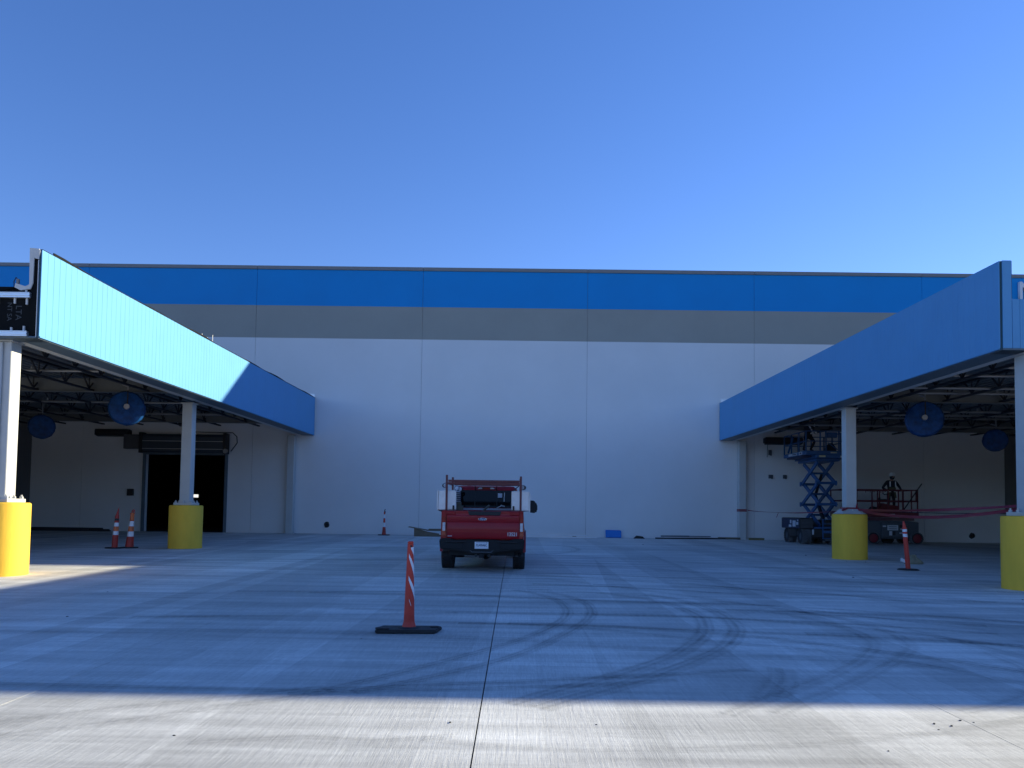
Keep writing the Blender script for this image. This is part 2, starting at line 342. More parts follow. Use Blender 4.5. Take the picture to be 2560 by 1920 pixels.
# tyre marks: dark rubber ribbons lying on the slabs
def smooth_pts(p, n=10):
    q = [p[0]] + list(p) + [p[-1]]; out = []
    for i in range(1, len(q) - 2):
        for k in range(n):
            t = k / n; a, b, c, d = (Vector(x) for x in q[i - 1:i + 3])
            out.append(.5 * (2 * b + (c - a) * t + (2 * a - 5 * b + 4 * c - d) * t * t + (3 * b - a - 3 * c + d) * t ** 3))
    out.append(Vector(q[-1])); return out
tm = [tyre_mark_mat("tyre_rubber_film", .33, 3), tyre_mark_mat("faint_tyre_rubber_film", .21, 2), tyre_mark_mat("wide_worn_rubber_film", .19, 5)]
marks = [
 ([(-1.57, 6.47), (-1.16, 7.01), (-.73, 7.64), (-.3, 8.31), (.11, 9.04), (.47, 9.91), (.72, 10.85), (.78, 11.8), (.64, 12.8), (.31, 13.6), (-.01, 13.99)], .20, 0),
 ([(-1.33, 6.42), (-.86, 6.88), (-.27, 7.59), (.1, 8.21), (.55, 9.23), (.93, 10.33), (1.13, 11.34), (1.12, 12.38), (.86, 13.26), (.56, 13.77)], .20, 0),
 ([(.0, 6.1), (.27, 6.46), (.8, 7.03), (1.32, 7.65), (1.8, 8.39), (2.26, 9.38), (2.51, 10.27), (2.62, 11.12), (2.5, 12.2), (2.1, 13.1), (1.5, 13.7)], .28, 0),
 ([(.2, 6.0), (.49, 6.32), (1.23, 7.11), (1.77, 7.81), (2.32, 8.64), (2.75, 9.65), (2.94, 10.51), (2.98, 11.6), (2.75, 12.8), (2.3, 13.6)], .28, 0),
 ([(1.6, 5.9), (2.0, 6.33), (2.6, 6.93), (3.3, 7.7), (3.83, 8.44), (4.19, 9.13), (4.3, 9.9), (4.2, 10.8), (3.8, 11.6)], .22, 1),
 ([(2.0, 5.95), (2.38, 6.36), (2.98, 6.95), (3.7, 7.77), (4.26, 8.47), (4.58, 9.04), (4.74, 9.8), (4.66, 10.8), (4.3, 11.7)], .22, 1),
 ([(-5.5, 6.6), (-4.32, 6.53), (-3.53, 6.51), (-2.54, 6.48), (-1.58, 6.5), (-.44, 6.77), (.8, 7.08), (2.28, 7.51)], .18, 0),
 ([(-1.84, 6.33), (-.81, 6.52), (.36, 6.72), (1.47, 7.03)], .16, 0),
 ([(-.17, 17.11), (1.36, 16.49), (3.55, 15.31), (5.74, 13.97), (8.57, 13.07), (12, 12.6)], .30, 0),
 ([(.35, 15.06), (2.51, 14.53), (4.75, 13.52), (6.96, 13.13), (8.49, 12.94), (12, 12.3)], .30, 1),
 ([(-2.5, 11.3), (-.01, 11.09), (1.92, 11.14), (3.43, 10.68), (4.71, 10.02), (5.8, 8.85), (7, 7.2)], .24, 0),
 ([(-1.5, 10.2), (.6, 9.95), (2.41, 8.99), (3.27, 8.58), (4.0, 8.02), (4.64, 7.09), (5.2, 6.1)], .24, 1),
 ([(.39, 23.57), (1.11, 23.93), (1.85, 25.21), (2.18, 26.52), (1.98, 28.12), (1.42, 28.89)], .24, 0),
 ([(-3.9, 4.7), (-3.39, 5.14), (-2.8, 5.49), (-2.3, 5.88), (-1.81, 6.22), (-1.5, 6.5)], .20, 1),
 ([(-4.3, 5.1), (-3.59, 5.45), (-2.85, 5.92), (-2.09, 6.29), (-1.6, 6.6)], .20, 1),
 ([(2.2, 6.45), (2.27, 6.58), (2.49, 7.1), (2.62, 7.59)], .22, 1),
 ([(2.0, 6.4), (2.07, 6.56), (2.35, 7.09), (2.53, 7.65)], .22, 1),
 ([(.66, 16.2), (3.09, 13.33), (4.93, 10.49), (5.47, 8.36), (5.6, 6.8)], .26, 1),
 ([(-9, 19.6), (-4, 20.6), (1, 19.9), (6, 17.2), (10, 14.5)], .5, 2),
 ([(-8, 23.5), (-3, 24.4), (3, 22.5), (8, 18.5), (12, 15.5)], .5, 2),
 ([(-7, 12.6), (-3.5, 13.2), (0, 12.9), (4, 11.9), (8, 9.6)], .45, 2),
 ([(-6, 9.0), (-3, 9.3), (0, 8.9), (3, 8.1), (6, 7.3)], .4, 2),
 ([(-.6, 17.6), (2, 17.2), (6, 15.6), (10, 14.6), (13, 14.2)], .28, 0),
 ([(-1, 13.2), (1.5, 12.6), (4, 12.3), (7, 11.0), (9, 9.9)], .26, 0),
 ([(-8, 29), (-3, 29.5), (2, 28.5), (8, 25.5)], .6, 2),
 ([(2, 20.5), (5, 20.2), (8.5, 19.6), (12, 19.2)], .3, 1),
 ([(3.5, 6.1), (4.3, 6.6), (5.0, 7.5), (5.2, 8.6)], .2, 1),
 ([(-.6, 5.2), (.3, 5.0), (1.5, 5.1), (3.2, 5.6), (4.6, 6.3)], .16, 2),
 ([(-2.1, 5.05), (-1.4, 5.2), (-.9, 5.15), (-.4, 5.3)], .14, 1),
]
rm_ = random.Random(21)
for q in range(16):
    y0 = rm_.uniform(9.5, 22); x0 = rm_.uniform(-1.5, 4); dy = rm_.uniform(-4.5, -.5); L_ = rm_.uniform(4, 9)
    marks.append(([(x0 + L_ * t, y0 + dy * t * t * rm_.uniform(.9, 1.1), 0)[:2] for t in (0, .25, .5, .75, 1)], rm_.uniform(.14, .34), rm_.choice((1, 1, 2, 0))))
for q in range(7):
    y0 = rm_.uniform(9, 26); x0 = rm_.uniform(-9, -3); L_ = rm_.uniform(3, 6)
    marks.append(([(x0 + L_ * t, y0 + rm_.uniform(-.15, .15) + .8 * t, 0)[:2] for t in (0, .33, .66, 1)], rm_.uniform(.15, .3), rm_.choice((1, 2))))
for pts, w, mi in marks:
    sp = smooth_pts([(p[0], p[1] - 36, 0) for p in pts]); vs = []; fs = []; uvs = []; dist = 0
    for i, p in enumerate(sp):
        if i: dist += (p - sp[i - 1]).length
        d = (sp[min(i + 1, len(sp) - 1)] - sp[max(i - 1, 0)]).normalized(); nrm = Vector((-d.y, d.x, 0)) * w / 2
        zz = .004 + .0006 * (marks.index((pts, w, mi)) % 6)
        vs += [(p.x - nrm.x, p.y - nrm.y, zz), (p.x + nrm.x, p.y + nrm.y, zz)]; uvs += [(0, dist), (1, dist)]
        if i: fs.append((2 * i - 2, 2 * i - 1, 2 * i + 1, 2 * i))
    me = bpy.data.meshes.new("tyre_mark"); me.from_pydata(vs, [], fs); me.materials.append(tm[mi])
    ul = me.uv_layers.new(name='UVMap')
    for lp in me.loops: ul.data[lp.index].uv = uvs[lp.vertex_index]
    o = link("tyre_mark", me, ground)

# ------------------------------------------------------------------ warehouse
wh = thing("warehouse", "long warehouse of white concrete wall panels with grey and blue bands along the top", "warehouse", (0, 36, 0))
TOP, Z1, Z2 = 12.5, 9.22, 10.77
JX = [-67.6, -59.74, -51.88, -44.02, -36.16, -28.3, -20.41, -12.41, -4.525, 3.28, 11.145, 19.06, 26.9, 34.76, 42.62, 50.48, 58.34, 66.2]
HOLES = {6: (-17.4, -13.65, 0.0, 3.71)}
for i in range(len(JX) - 1):
    x0, x1 = JX[i] + .0065, JX[i + 1] - .0065
    m = MB(); bands = ((-.12, Z1, 0), (Z1, Z2, 1), (Z2, TOP, 2))
    y0, y1 = 0.0, .26
    def rect(a, b, z0, z1, mi):
        m.add([(a, y0, z0), (b, y0, z0), (b, y0, z1), (a, y0, z1)], [(0, 1, 2, 3)], mi)
        m.add([(a, y1, z0), (b, y1, z0), (b, y1, z1), (a, y1, z1)], [(3, 2, 1, 0)], 0)
    for z0, z1, mi in bands:
        if i in HOLES and mi == 0:
            a, b, h0, h1 = HOLES[i]
            rect(x0, a, z0, h1, 0); rect(b, x1, z0, h1, 0); rect(x0, x1, h1, z1, 0)
            for q in (a, b): m.add([(q, y0, z0), (q, y1, z0), (q, y1, h1), (q, y0, h1)], [(0, 1, 2, 3)], 0)
            m.add([(a, y0, h1), (b, y0, h1), (b, y1, h1), (a, y1, h1)], [(0, 1, 2, 3)], 0)
        else: rect(x0, x1, z0, z1, mi)
        for q in (x0, x1): m.add([(q, y0, z0), (q, y1, z0), (q, y1, z1), (q, y0, z1)], [(0, 1, 2, 3)], mi)
    m.add([(x0, y0, TOP), (x1, y0, TOP), (x1, y1, TOP), (x0, y1, TOP)], [(0, 1, 2, 3)], 2)
    m.build("wall_panel", [M['wall_white'], M['wall_grey'], M['wall_blue']], wh)
    MB().box(JX[i] + .004, JX[i + 1] - .004, -.045, .30, TOP + .003, TOP + .17).build("coping", M['coping'], wh, bevel=.01)
sm = MB()
for x in JX[1:-1]: sm.box(x - .008, x + .008, .03, .2, -.1, TOP - .01)
so_ = sm.build("joint_sealant", M['sealant'], wh); so_['kind'] = 'stuff'
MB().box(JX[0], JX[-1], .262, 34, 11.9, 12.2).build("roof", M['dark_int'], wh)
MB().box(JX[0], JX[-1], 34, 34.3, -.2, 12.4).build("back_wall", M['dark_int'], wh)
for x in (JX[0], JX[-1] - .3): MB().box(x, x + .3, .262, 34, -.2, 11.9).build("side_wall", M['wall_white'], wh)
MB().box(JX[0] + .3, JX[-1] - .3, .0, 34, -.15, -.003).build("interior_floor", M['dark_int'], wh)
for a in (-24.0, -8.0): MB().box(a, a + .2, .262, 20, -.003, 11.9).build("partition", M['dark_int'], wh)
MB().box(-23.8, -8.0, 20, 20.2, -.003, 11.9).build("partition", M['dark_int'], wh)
# roll-up door
d = thing("roll_up_door", None, None); d.parent = wh
MB().box(-17.52, -17.385, -.075, -.003, -.02, 3.72).build("guide_rail", M['soffit'], d, bevel=.008)
MB().box(-13.665, -13.53, -.075, -.003, -.02, 3.72).build("guide_rail", M['soffit'], d, bevel=.008)
hd = MB(); prof = [(-.003, 3.68), (-.36, 3.68), (-.42, 3.74), (-.42, 4.42), (-.34, 4.55), (-.003, 4.57)]
hd.prism(prof, 0, -17.4, -13.65); MB.prism(hd, prof, 0, -17.45, -17.401) if False else None
hd.build("coil_hood", mat("dark_blue_grey_hood", (.045, .06, .075), .45), d, bevel=.01)
for z in (4.22, 3.86): MB().box(-17.4, -13.65, -.432, -.42, z - .012, z + .012).build("hood_seam", M['steel_grey'], d)
for x0 in (-17.56, -13.64): MB().box(x0, x0 + .15, -.45, -.003, 3.66, 4.62).build("end_bracket", M['black'], d, bevel=.01)
MB().box(-18.35, -17.58, -.3, -.003, 3.85, 4.52).build("motor_box", mat("dark_motor_cover", (.10, .10, .105), .6), d, bevel=.02)
MB().box(-17.385, -13.665, -.2, -.15, 3.60, 3.68).build("bottom_bar", M['soffit'], d)
MB().cyl((-13.5, -.5, 3.78), (-13.5, -.44, 3.78), .11, n=20).build("chain_wheel", M['pipe'], d, smooth=40)
t = MB(); t.tube([(-15.6, -.02, 4.70), (-13.35, -.02, 4.68), (-13.15, -.02, 4.5), (-13.12, -.03, 4.2), (-13.38, -.1, 3.8)], .02, 6); t.build("cable", M['black'], d)
# made-up glowing panel on a stand for an unidentified bright spot in the doorway
lt = thing("lamp_or_bright_spot", "small glowing stand-in for a pale bright object seen through the dark open roll-up doorway", "bright spot", (-17.28, 41.4, 0))
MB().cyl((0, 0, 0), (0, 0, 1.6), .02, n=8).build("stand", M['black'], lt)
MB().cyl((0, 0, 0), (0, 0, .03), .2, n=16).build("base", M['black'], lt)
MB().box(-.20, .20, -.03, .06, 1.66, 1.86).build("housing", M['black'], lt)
MB().box(-.18, .18, -.04, -.031, 1.68, 1.84).build("glow_face", M['glow'], lt)

# ------------------------------------------------------------------ canopies
TILT = .0045
def canopy(sgn, label):
    c = thing("canopy", label, "canopy", (0, 36, 0), rotx=TILT, group="canopies on the warehouse wall")
    XF = 9.49; NEAR, FAR = -20.92, -.06; ZB, ZT = 4.62, 6.36; XO = 22.8
    sx = lambda a: sgn * a
    def bx(mb, a, b, y0, y1, z0, z1, mi=0):
        a, b = sx(a), sx(b); return mb.box(min(a, b), max(a, b), y0, y1, z0, z1, mi)
    # fascia panels, each a narrow tray with chamfered edges
    n = 102; pw = (FAR - NEAR) / n
    pr = MB(); hw = pw / 2 - .0006
    poly = [(-.014, -hw), (-.004, -hw), (0.0, -hw + .0045), (0.0025, 0), (0.0, hw - .0045), (-.004, hw), (-.014, hw)]
    pr.prism(poly, 2, ZB + .012, ZT)
    pm = pr.mesh("fascia_panel", M['fascia'])
    for i in range(n):
        o = link("fascia_panel", pm, c, (sx(XF), NEAR + pw * (i + .5), 0), (0, 0, (0 if sgn > 0 else PI) + random.gauss(0, .006)))
        if sgn > 0: o.rotation_euler.z += PI
        o.rotation_euler.z = (PI if sgn > 0 else 0) + random.gauss(0, .005)
    bx(MB(), XF + .018, XF + .20, NEAR + .02, FAR, ZB + .1, ZT - .02).build("parapet_core", M['membrane'], c)
    bx(MB(), XF - .004, XF + .24, NEAR + .02, FAR, ZB - .012, ZB + .010).build("bottom_trim", M['fascia'], c)
    bx(MB(), XF + .035, XF + .55, NEAR + .03, FAR - .1, ZB - .03, ZB - .015).build("soffit", M['soffit'], c)
    bx(MB(), XF + .56, XF + .86, NEAR + .1, FAR - .15, ZB + .0, ZB + .46).build("edge_beam", M['steel_grey'], c, bevel=.01)
    # girders across, bar joists along, ribbed deck over them
    for y in (NEAR + .55, -11.99, -3.2):
        gb = MB(); bx(gb, XF + .88, XO, y - .10, y + .10, 4.80, 4.825); bx(gb, XF + .88, XO, y - .008, y + .008, 4.826, 5.20); bx(gb, XF + .88, XO, y - .10, y + .10, 5.201, 5.225)
        gb.build("girder", mat("grey_girder_paint", (.16, .165, .16), .6) if 'gird' not in M else M['gird'], c)
    for k in range(7):
        x = 11.6 + 1.75 * k
        j = thing("bar_joist", None, None); j.parent = c
        MB().box(sx(x) - .05, sx(x) + .05, NEAR + .7, FAR - .1, 5.235, 5.29).build("top_chord", M['steel_dark'], j)
        MB().box(sx(x) - .05, sx(x) + .05, NEAR + 1.1, FAR - 1.5, 4.83, 4.885).build("bottom_chord", M['steel_dark'], j)
        wb = MB(); y = NEAR + 1.1; up = False
        while y + .62 < FAR - 1.5:
            z0, z1 = (5.235, 4.885) if up else (4.885, 5.235)
            wb.bar((sx(x), y, z0), (sx(x), y + .36, z1), .035); up = not up
            if up: y += .36 + .55
            else: y += .36; wb.bar((sx(x), y, 4.885), (sx(x), y, 5.235), .028)
        wb.build("web", M['steel_dark'], j)["kind"] = "stuff"
    dk = MB(); x = XF + .25; pts = []
    while x < XO:
        pts += [(x, 5.30), (x + .10, 5.30), (x + .125, 5.345), (x + .225, 5.345)]; x += .25
    top = [(p[0], 5.46) for p in (pts[-1], pts[0])]
    poly = [(sx(a), z) for a, z in pts + top]
    dk.prism(poly, 1, NEAR + .25, FAR + .03); dk.build("roof_deck", M['deck'], c)
    py = (-18.9, -17.2, -15.6, -14.4, -13.0, -10.6, -9.3, -7.7, -6.2, -4.6, -2.2) if sgn > 0 else (-19.6, -17.9, -14.6, -9.0, -5.0)
    for q, y in enumerate(py):
        z = 4.88 + .07 * (q % 3)
        p = MB(); x0 = XF + .9 + (1.5 if q % 3 == 1 else 0); p.cyl((sx(x0), y, z), (sx(XO), y, z), .038, n=8)
        for xx in (12.9 + q * .37, 17.2 - q * .2): p.cyl((sx(xx), y, z - .02), (sx(xx), y, z + .13), .03, n=6)
        p.build("sprinkler_pipe", M['pipe'], c)
    # front
    y0 = NEAR
    if sgn > 0:
        bx(MB(), XF + .02, XF + .055, y0 - .002, y0 + .1, ZB - .01, ZT).build("corner_trim", M['fascia_edge'], c)
        bx(MB(), XF + .058, XF + .235, y0 - .025, y0 + .2, ZB + .005, ZT + .01).build("front_panel", M['fascia'], c, bevel=.004)
        bx(MB(), XF + .2355, XF + .2425, y0 - .02, y0 + .2, 5.61, ZT + .005).build('end_cap', M['membrane'], c)
        x = XF + .244
        w = [.15] + [.31] * 1
        for ww in w: bx(MB(), x, x + ww - .004, y0 - .022, y0 + .018, ZB + .005, 5.60).build("front_panel", M['fascia'], c, bevel=.003); x += ww
        bx(MB(), XF + .3, x, y0 + .02, y0 + .2, ZB + .05, 5.58).build("front_core", M['membrane'], c)
        while x < XO: bx(MB(), x, min(XO, x + .306), y0 - .022, y0 + .2, ZB + .005, 6.0).build("front_panel", M['fascia'], c, bevel=.003); x += .31
        bx(MB(), XF + .058, XO, y0 - .02, y0 + .42, ZB - .03, ZB + .002).build("front_soffit", M['soffit'], c)
    else:
        bx(MB(), XF + .018, XF + .055, y0 + .0, y0 + .1, ZB - .01, ZT).build("corner_trim", M['fascia_edge'], c)
        bx(MB(), XF + .058, XF + .068, y0 - .012, y0 + .05, ZB - .01, ZT - .2).build("corner_bead", M['white'], c)
        bx(MB(), XF + .07, XF + .20, y0 + .005, y0 + .018, ZB + .02, ZT - .2).build("membrane_sheet", M['membrane'], c)
        bx(MB(), XF + .21, XO, y0 + .03, y0 + .2, ZB + .02, 5.62).build("membrane_sheet", M['membrane'], c)
        # pale wrap folded over the side parapet
        wp = MB(); wp.prism([(sx(XF + a), z) for a, z in ((.03, ZT - .02), (.06, ZT + .02), (.24, ZT + .035), (.235, ZT - .3), (.225, 5.66), (.30, 5.62), (.50, 5.68), (.52, 5.60), (.40, 5.54), (.20, 5.57), (.155, 5.69), (.15, ZT - .17), (.055, ZT - .19))], 1, y0 - .02, y0 + .012)
        wp.build("parapet_wrap", M['wrap'], c)
        wt = MB(); bx(wt, XF + .0, XF + .24, y0 + .013, FAR, ZT + .004, ZT + .016); bx(wt, XF + .205, XF + .23, y0 + .013, FAR, 5.5, ZT + .003); wt.build("parapet_membrane", M['membrane'], c)
        fl = MB(); yy = y0 + .4; prev = None
        rr = random.Random(3); pts = []
        while yy < FAR:
            pts.append((yy, ZT + .012 + max(0, .05 * math.sin(yy * 1.3) * math.sin(yy * .41)) + rr.uniform(0, .012))); yy += .35
        for (ya, za), (yb, zb) in zip(pts, pts[1:]):
            fl.add([(sx(XF + .01), ya, ZT - .01), (sx(XF + .01), yb, ZT - .01), (sx(XF + .012), yb, zb + .012), (sx(XF + .012), ya, za + .012),
                    (sx(XF + .03), ya, ZT - .01), (sx(XF + .03), yb, ZT - .01), (sx(XF + .03), yb, zb + .012), (sx(XF + .03), ya, za + .012)],
                   [(0, 1, 2, 3), (7, 6, 5, 4), (3, 2, 6, 7)])
        fl.build("membrane_edge", M['membrane'], c)
        for yq, hq in ((-12.2, .26), (-13.0, .12), (-12.6, .1)): MB().cyl((sx(XF + .05), yq, ZT), (sx(XF + .05), yq, ZT + hq), .006, n=5).build("tie_wire", M['pipe'], c)
        for zr in (5.44, 4.67):
            rl = MB(); x0 = XF + (.19 if zr > 5 else .22)
            for a, b2, yo in ((0, .03, .02), (.031, .055, .035), (.056, .086, .02), (.087, .1, .035)):
                bx(rl, x0, XO, y0 - yo - .03, y0 + .028, zr - .05 + a, zr - .05 + b2)
            rl.build("mounting_rail", M['galv'], c)
        for xx, z0, z1 in ((.26, 5.26, 5.385), (.50, 5.28, 5.385), (.83, 5.26, 5.385), (.28, 5.505, 5.55), (.30, 4.735, 4.83), (.55, 4.735, 4.80), (.95, 4.735, 4.8)):
            bx(MB(), XF + xx, XF + xx + .035, y0 - .0, y0 + .028, z0, z1).build("clip", M['wrap'], c)
        tf = MB(); tf.add([(sx(XF + .5), y0 - .02, 5.60), (sx(XF + .95), y0 + .05, 5.55), (sx(XF + .95), y0 + .25, 5.64), (sx(XF + .62), y0 + .2, 5.68), (sx(XF + .5), y0 - .02, 5.585), (sx(XF + .95), y0 + .05, 5.53), (sx(XF + .95), y0 + .25, 5.62), (sx(XF + .62), y0 + .2, 5.66)],
                         [(0, 1, 2, 3), (7, 6, 5, 4), (0, 4, 5, 1), (1, 5, 6, 2), (2, 6, 7, 3), (3, 7, 4, 0)]); tf.build("membrane_flap", M['membrane'], c)
        lp = MB(); lp.tube([(sx(XF + .60), y0 + .1, 5.56), (sx(XF + .61), y0 + .1, 5.75), (sx(XF + .57), y0 + .1, 5.83), (sx(XF + .53), y0 + .1, 5.78)], .008, 6); lp.build("cable_loop", M['rope'], c)
        MB().box(sx(XF + .53) - .03, sx(XF + .53) + .03, y0 + .08, y0 + .12, 5.5, 5.8).build("lifting_strap", M['coping'], c, bevel=.01)
        text("LTA", .17, c, "membrane_print", M['print'], (sx(XF + .45), y0 + .028, 5.10), (PI / 2, PI / 2, 0), .0005)
        text("NT SA", .135, c, "membrane_print", M['print'], (sx(XF + .63), y0 + .028, 5.12), (PI / 2, PI / 2, 0), .0005)
        bx(MB(), XF + .058, XO, y0 + .0, y0 + .42, ZB - .03, ZB + .0).build("front_soffit", M['soffit'], c)
    return c
M['gird'] = mat("grey_girder_paint", (.15, .155, .15), .6)
M['fascia_mesh_done'] = None
canL = canopy(-1, "left canopy with sunlit light blue side panels and unfinished black membrane front")
canR = canopy(1, "right canopy with shaded blue panels on side and finished front")
# flashing where each canopy meets the wall
for s, lab in ((-1, "small bright metal flashing on top of left canopy end at the wall"), (1, "small bright metal flashing on top of right canopy end at the wall")):
    f = MB(); a, b = (-9.95, -9.52) if s < 0 else (9.55, 9.98)
    f.box(a, b, 0, .16, 0, .012); f.box(a, b, .148, .16, .012, .16); f.box(a, b, 0, .008, -.05, .0)
    tag(f.build("flashing", M['galv'], None, (0, 35.82, 6.40)), lab, "flashing")

# side walls closing the outer ends under the canopies
for s, lab in ((-1, "dark grey end wall under the left canopy beyond the column"), (1, "dark grey end wall under the right canopy beyond the column")):
    x0 = 22.8 if s > 0 else -23.1
    w = thing("end_wall", lab, "wall", (x0, 0, 0))
    for q in range(3):
        MB().box(0, .3, 15.2 + 6.93 * q, 15.2 + 6.93 * q + 6.91, -.5, 5.35).build("wall_panel", M['endwall'], w)
# wall columns
for s, lab in ((-1, "slim grey wall column under the inner end of the left canopy"), (1, "slim grey wall column under the right canopy with tape tied round it")):
    k = thing("wall_column", lab, "column", (10.5 * s, 35.80, 0), group="columns against the warehouse wall")
    MB().box(-.165, .165, -.16, .16, .0, 4.58).build("shaft", M['steel_grey'], k, bevel=.015)
    MB().box(-.24, .24, -.19, .18, -.01, .02).build("base_plate", M['steel_grey'], k)

# ------------------------------------------------------------------ piers and steel columns
def make_pier_mesh():
    h = 1.75; p = MB(); prof = [(.505, -.4), (.505, h - .3 - .04), (.498, h - .3 - .015), (.475, h - .3)]
    p.lathe(prof, 48); return p.mesh("concrete_pier", M['yellow'], smooth=35)
pm = make_pier_mesh()
PIERS = [(-10.32, 15.42, "sunlit yellow concrete pier at the left edge under the near left column"),
         (-10.46, 24.4, "shaded yellow concrete pier standing in front of the open roll-up door"),
         (10.25, 15.40, "yellow concrete pier cut off by the right edge under the near right column"),
         (10.23, 23.65, "yellow concrete pier between the blue and the red scissor lift")]
CLAB = ["grey steel column on the left edge with its right face sunlit", "grey steel column rising in front of the open roll-up door",
        "grey steel column cut off by the right edge of the picture", "grey steel column standing between the blue and red scissor lifts"]
def make_column(label, h):
    k = thing("steel_column", label, "column", (0, 0, 0), group="steel columns carrying the canopies")
    MB().box(-.16, .16, -.16, .16, .035, h).build("shaft", M['steel_grey'], k, bevel=.012)
    MB().box(-.29, .29, -.29, .29, 0, .075).build("base_plate", M['steel_grey'], k, bevel=.006)
    MB().box(-.2, .2, -.2, .2, h + .001, h + .03).build("cap_plate", M['steel_grey'], k)
    for ax in (-.235, 0, .235):
        for ay in (-.235, 0, .235):
            if ax == 0 and ay == 0: continue
            b = MB(); b.cyl((ax, ay, .0751), (ax, ay, .12), .034, n=6); b.cyl((ax, ay, .121), (ax, ay, .155), .016, n=8); b.build("anchor_bolt", M['steel_grey'], k)
    return k
colproto = None
for (x, y, lab), cl in zip(PIERS, CLAB):
    p = link("concrete_pier", pm, None, (x, y, 1.235 - 1.45)); tag(p, lab, "pier", "yellow piers under the canopy columns")
    if colproto is None: colproto = make_column(cl, 4.55 - .09 - 1.237); k = colproto; k.location = (x, y, 1.237)
    else: k = dup(colproto, (x, y, 1.237), 0, cl)
MB().cyl((-.02, -.19, .55), (-.02, -.19, 3.2), .03, n=10).build("conduit", M['steel_grey'], colproto, smooth=40)
# skirt of sheet over the base plate on the right far pier
sk = MB(); sk.add([(-.36, -.36, .0), (.36, -.36, 0), (.36, .36, 0), (-.36, .36, 0), (-.19, -.19, .15), (.19, -.19, .15), (.19, .19, .15), (-.19, .19, .15)], [(0, 1, 5, 4), (1, 2, 6, 5), (2, 3, 7, 6), (3, 0, 4, 7)])
tag(sk.build("plate_cover", M['steel_grey'], None, (10.23, 23.65, 1.245)), "pale cover sheet sloping over the column base between the lifts", "cover sheet")

# ------------------------------------------------------------------ fans
def make_fan(label, r, hub=True):
    k = thing("hanging_fan", label, "fan", (0, 0, 0), group="blue wrapped fans hanging under the canopies")
    T = Matrix.Rotation(PI / 2, 4, 'X'); rnd = random.Random(int(r * 100))
    d = MB(); prof = [(.02, -.17), (r * .35, -.19), (r * .7, -.20), (r * .93, -.17), (r, -.08), (r * 1.0, .1), (r * .92, .19), (r * .5, .22), (.02, .2)]
    d.lathe(prof, 40, T); d.v = [tuple(Vector(p) * (1 + rnd.uniform(-.018, .018))) for p in d.v]
    d.build("wrapped_drum", M['fan_wrap'], k, smooth=50)
    if hub: MB().cyl((0.0, -.2, .03), (0.0, -.34, .03), .085, .075, n=18).build("motor_cap", M['fan_hub'], k, smooth=40)
    if hub: MB().bar((0.02, -.24, .05), (.02, -.24, r * 1.02), .035).build("bracket", M['black'], k)
    t = MB(); t.tube([(0.02, -.24, r * 1.02), (.02, -.24, 1.1)], .022, 8); t.tube([(.02, -.2, r + .13), (-.14, -.12, r + .2)], .025, 8); t.build("hanger_pipe", M['pipe'], k)
    return k
f1 = make_fan("large blue wrapped fan hanging left of the open roll-up door", .51); f1.location = (-11.75, 23.0, 4.12); f1.rotation_euler.z = .44
f2 = make_fan("blue wrapped fan hanging next to the sunlit left column near back wall", .46, False); f2.location = (-18.15, 29.2, 4.16); f2.rotation_euler.z = .5
f3 = make_fan("large blue wrapped fan hanging between the two right columns", .535); f3.location = (12.42, 23.4, 4.15); f3.rotation_euler.z = -.44
f4 = make_fan("dark blue wrapped fan hanging beside the near right column near back wall", .43, False); f4.location = (18.42, 29.6, 4.15); f4.rotation_euler.z = -.5

# ------------------------------------------------------------------ wall fittings
def heater(x0, x1, z0, z1, lab):
    k = thing("wall_heater", lab, "heater", ((x0 + x1) / 2, 35.99, (z0 + z1) / 2), group="black heaters high on the wall")
    w = (x1 - x0) / 2; h = (z1 - z0) / 2
    MB().prism([(-.01, -h), (-.24, -h * .8), (-.3, -h * .2), (-.3, h), (-.01, h)], 0, -w, w).build("casing", M['black'], k, bevel=.015)
    for q in (-w - .05, w + .002): MB().box(q, q + .048, -.22, -.01, -h * .6, h * .8).build("end_cap", M['black'], k)
    return k
heater(-19.7, -18.15, 4.42, 4.76, "long black heater high on the wall left of the roll-up door")
hr = heater(11.6, 13.3, 4.44, 4.77, "long black heater high on the wall behind the blue lift")
MB().tube([(-.72, -.1, -.17), (-.72, -.04, -.75)], .012, 6).build("cord", M['black'], hr)
tag(MB().box(-.14, .14, -.12, 0, -.16, .16).box(-.11, .11, -.13, -.121, -.1, .12).build("control_box", M['black'], None, (-18.05, 35.997, 1.82)), "small dark control box on wall left of the roll-up door", "control box")
tag(MB().cyl((0, -.14, 0), (0, 0, 0), .13, .11, 18).cyl((0, -.2, -.03), (0, -.14, -.02), .05, .08, 12).build("wall_light", M['black'], None, (-15.75, 35.997, 5.06), smooth=40), "round dark wall light above the roll-up door", "light")
def hole(x, z, lab, r=.13):
    k = thing("pipe_opening", lab, "pipe opening", (x, 35.998, z), group="pipe openings low in the wall")
    q = random.Random(int(x * 10)); m = MB(); n = 14
    ring = []
    for i in range(n):
        a = 2 * PI * i / n; rr = r * (1 + q.uniform(-.14, .1)); ring.append((rr * math.cos(a), rr * math.sin(a) * 1.15))
    m.prism([(a, b) for a, b in ring], 1, -.006, 0)
    m.build("broken_edge", mat("rough_hole_edge", (.06, .055, .05), .9), k)
    MB().lathe([(r * .72, -.02), (r * .72, .1), (r * .6, .1), (r * .6, -.02)], 16, Matrix.Rotation(PI / 2, 4, 'X'), close=False).build("sleeve", M['black'], k)
hole(-8.82, .42, "dark round pipe opening low in white wall left of far orange delineator")
hole(21.25, .32, "dark round pipe opening low in wall behind the right delineator")
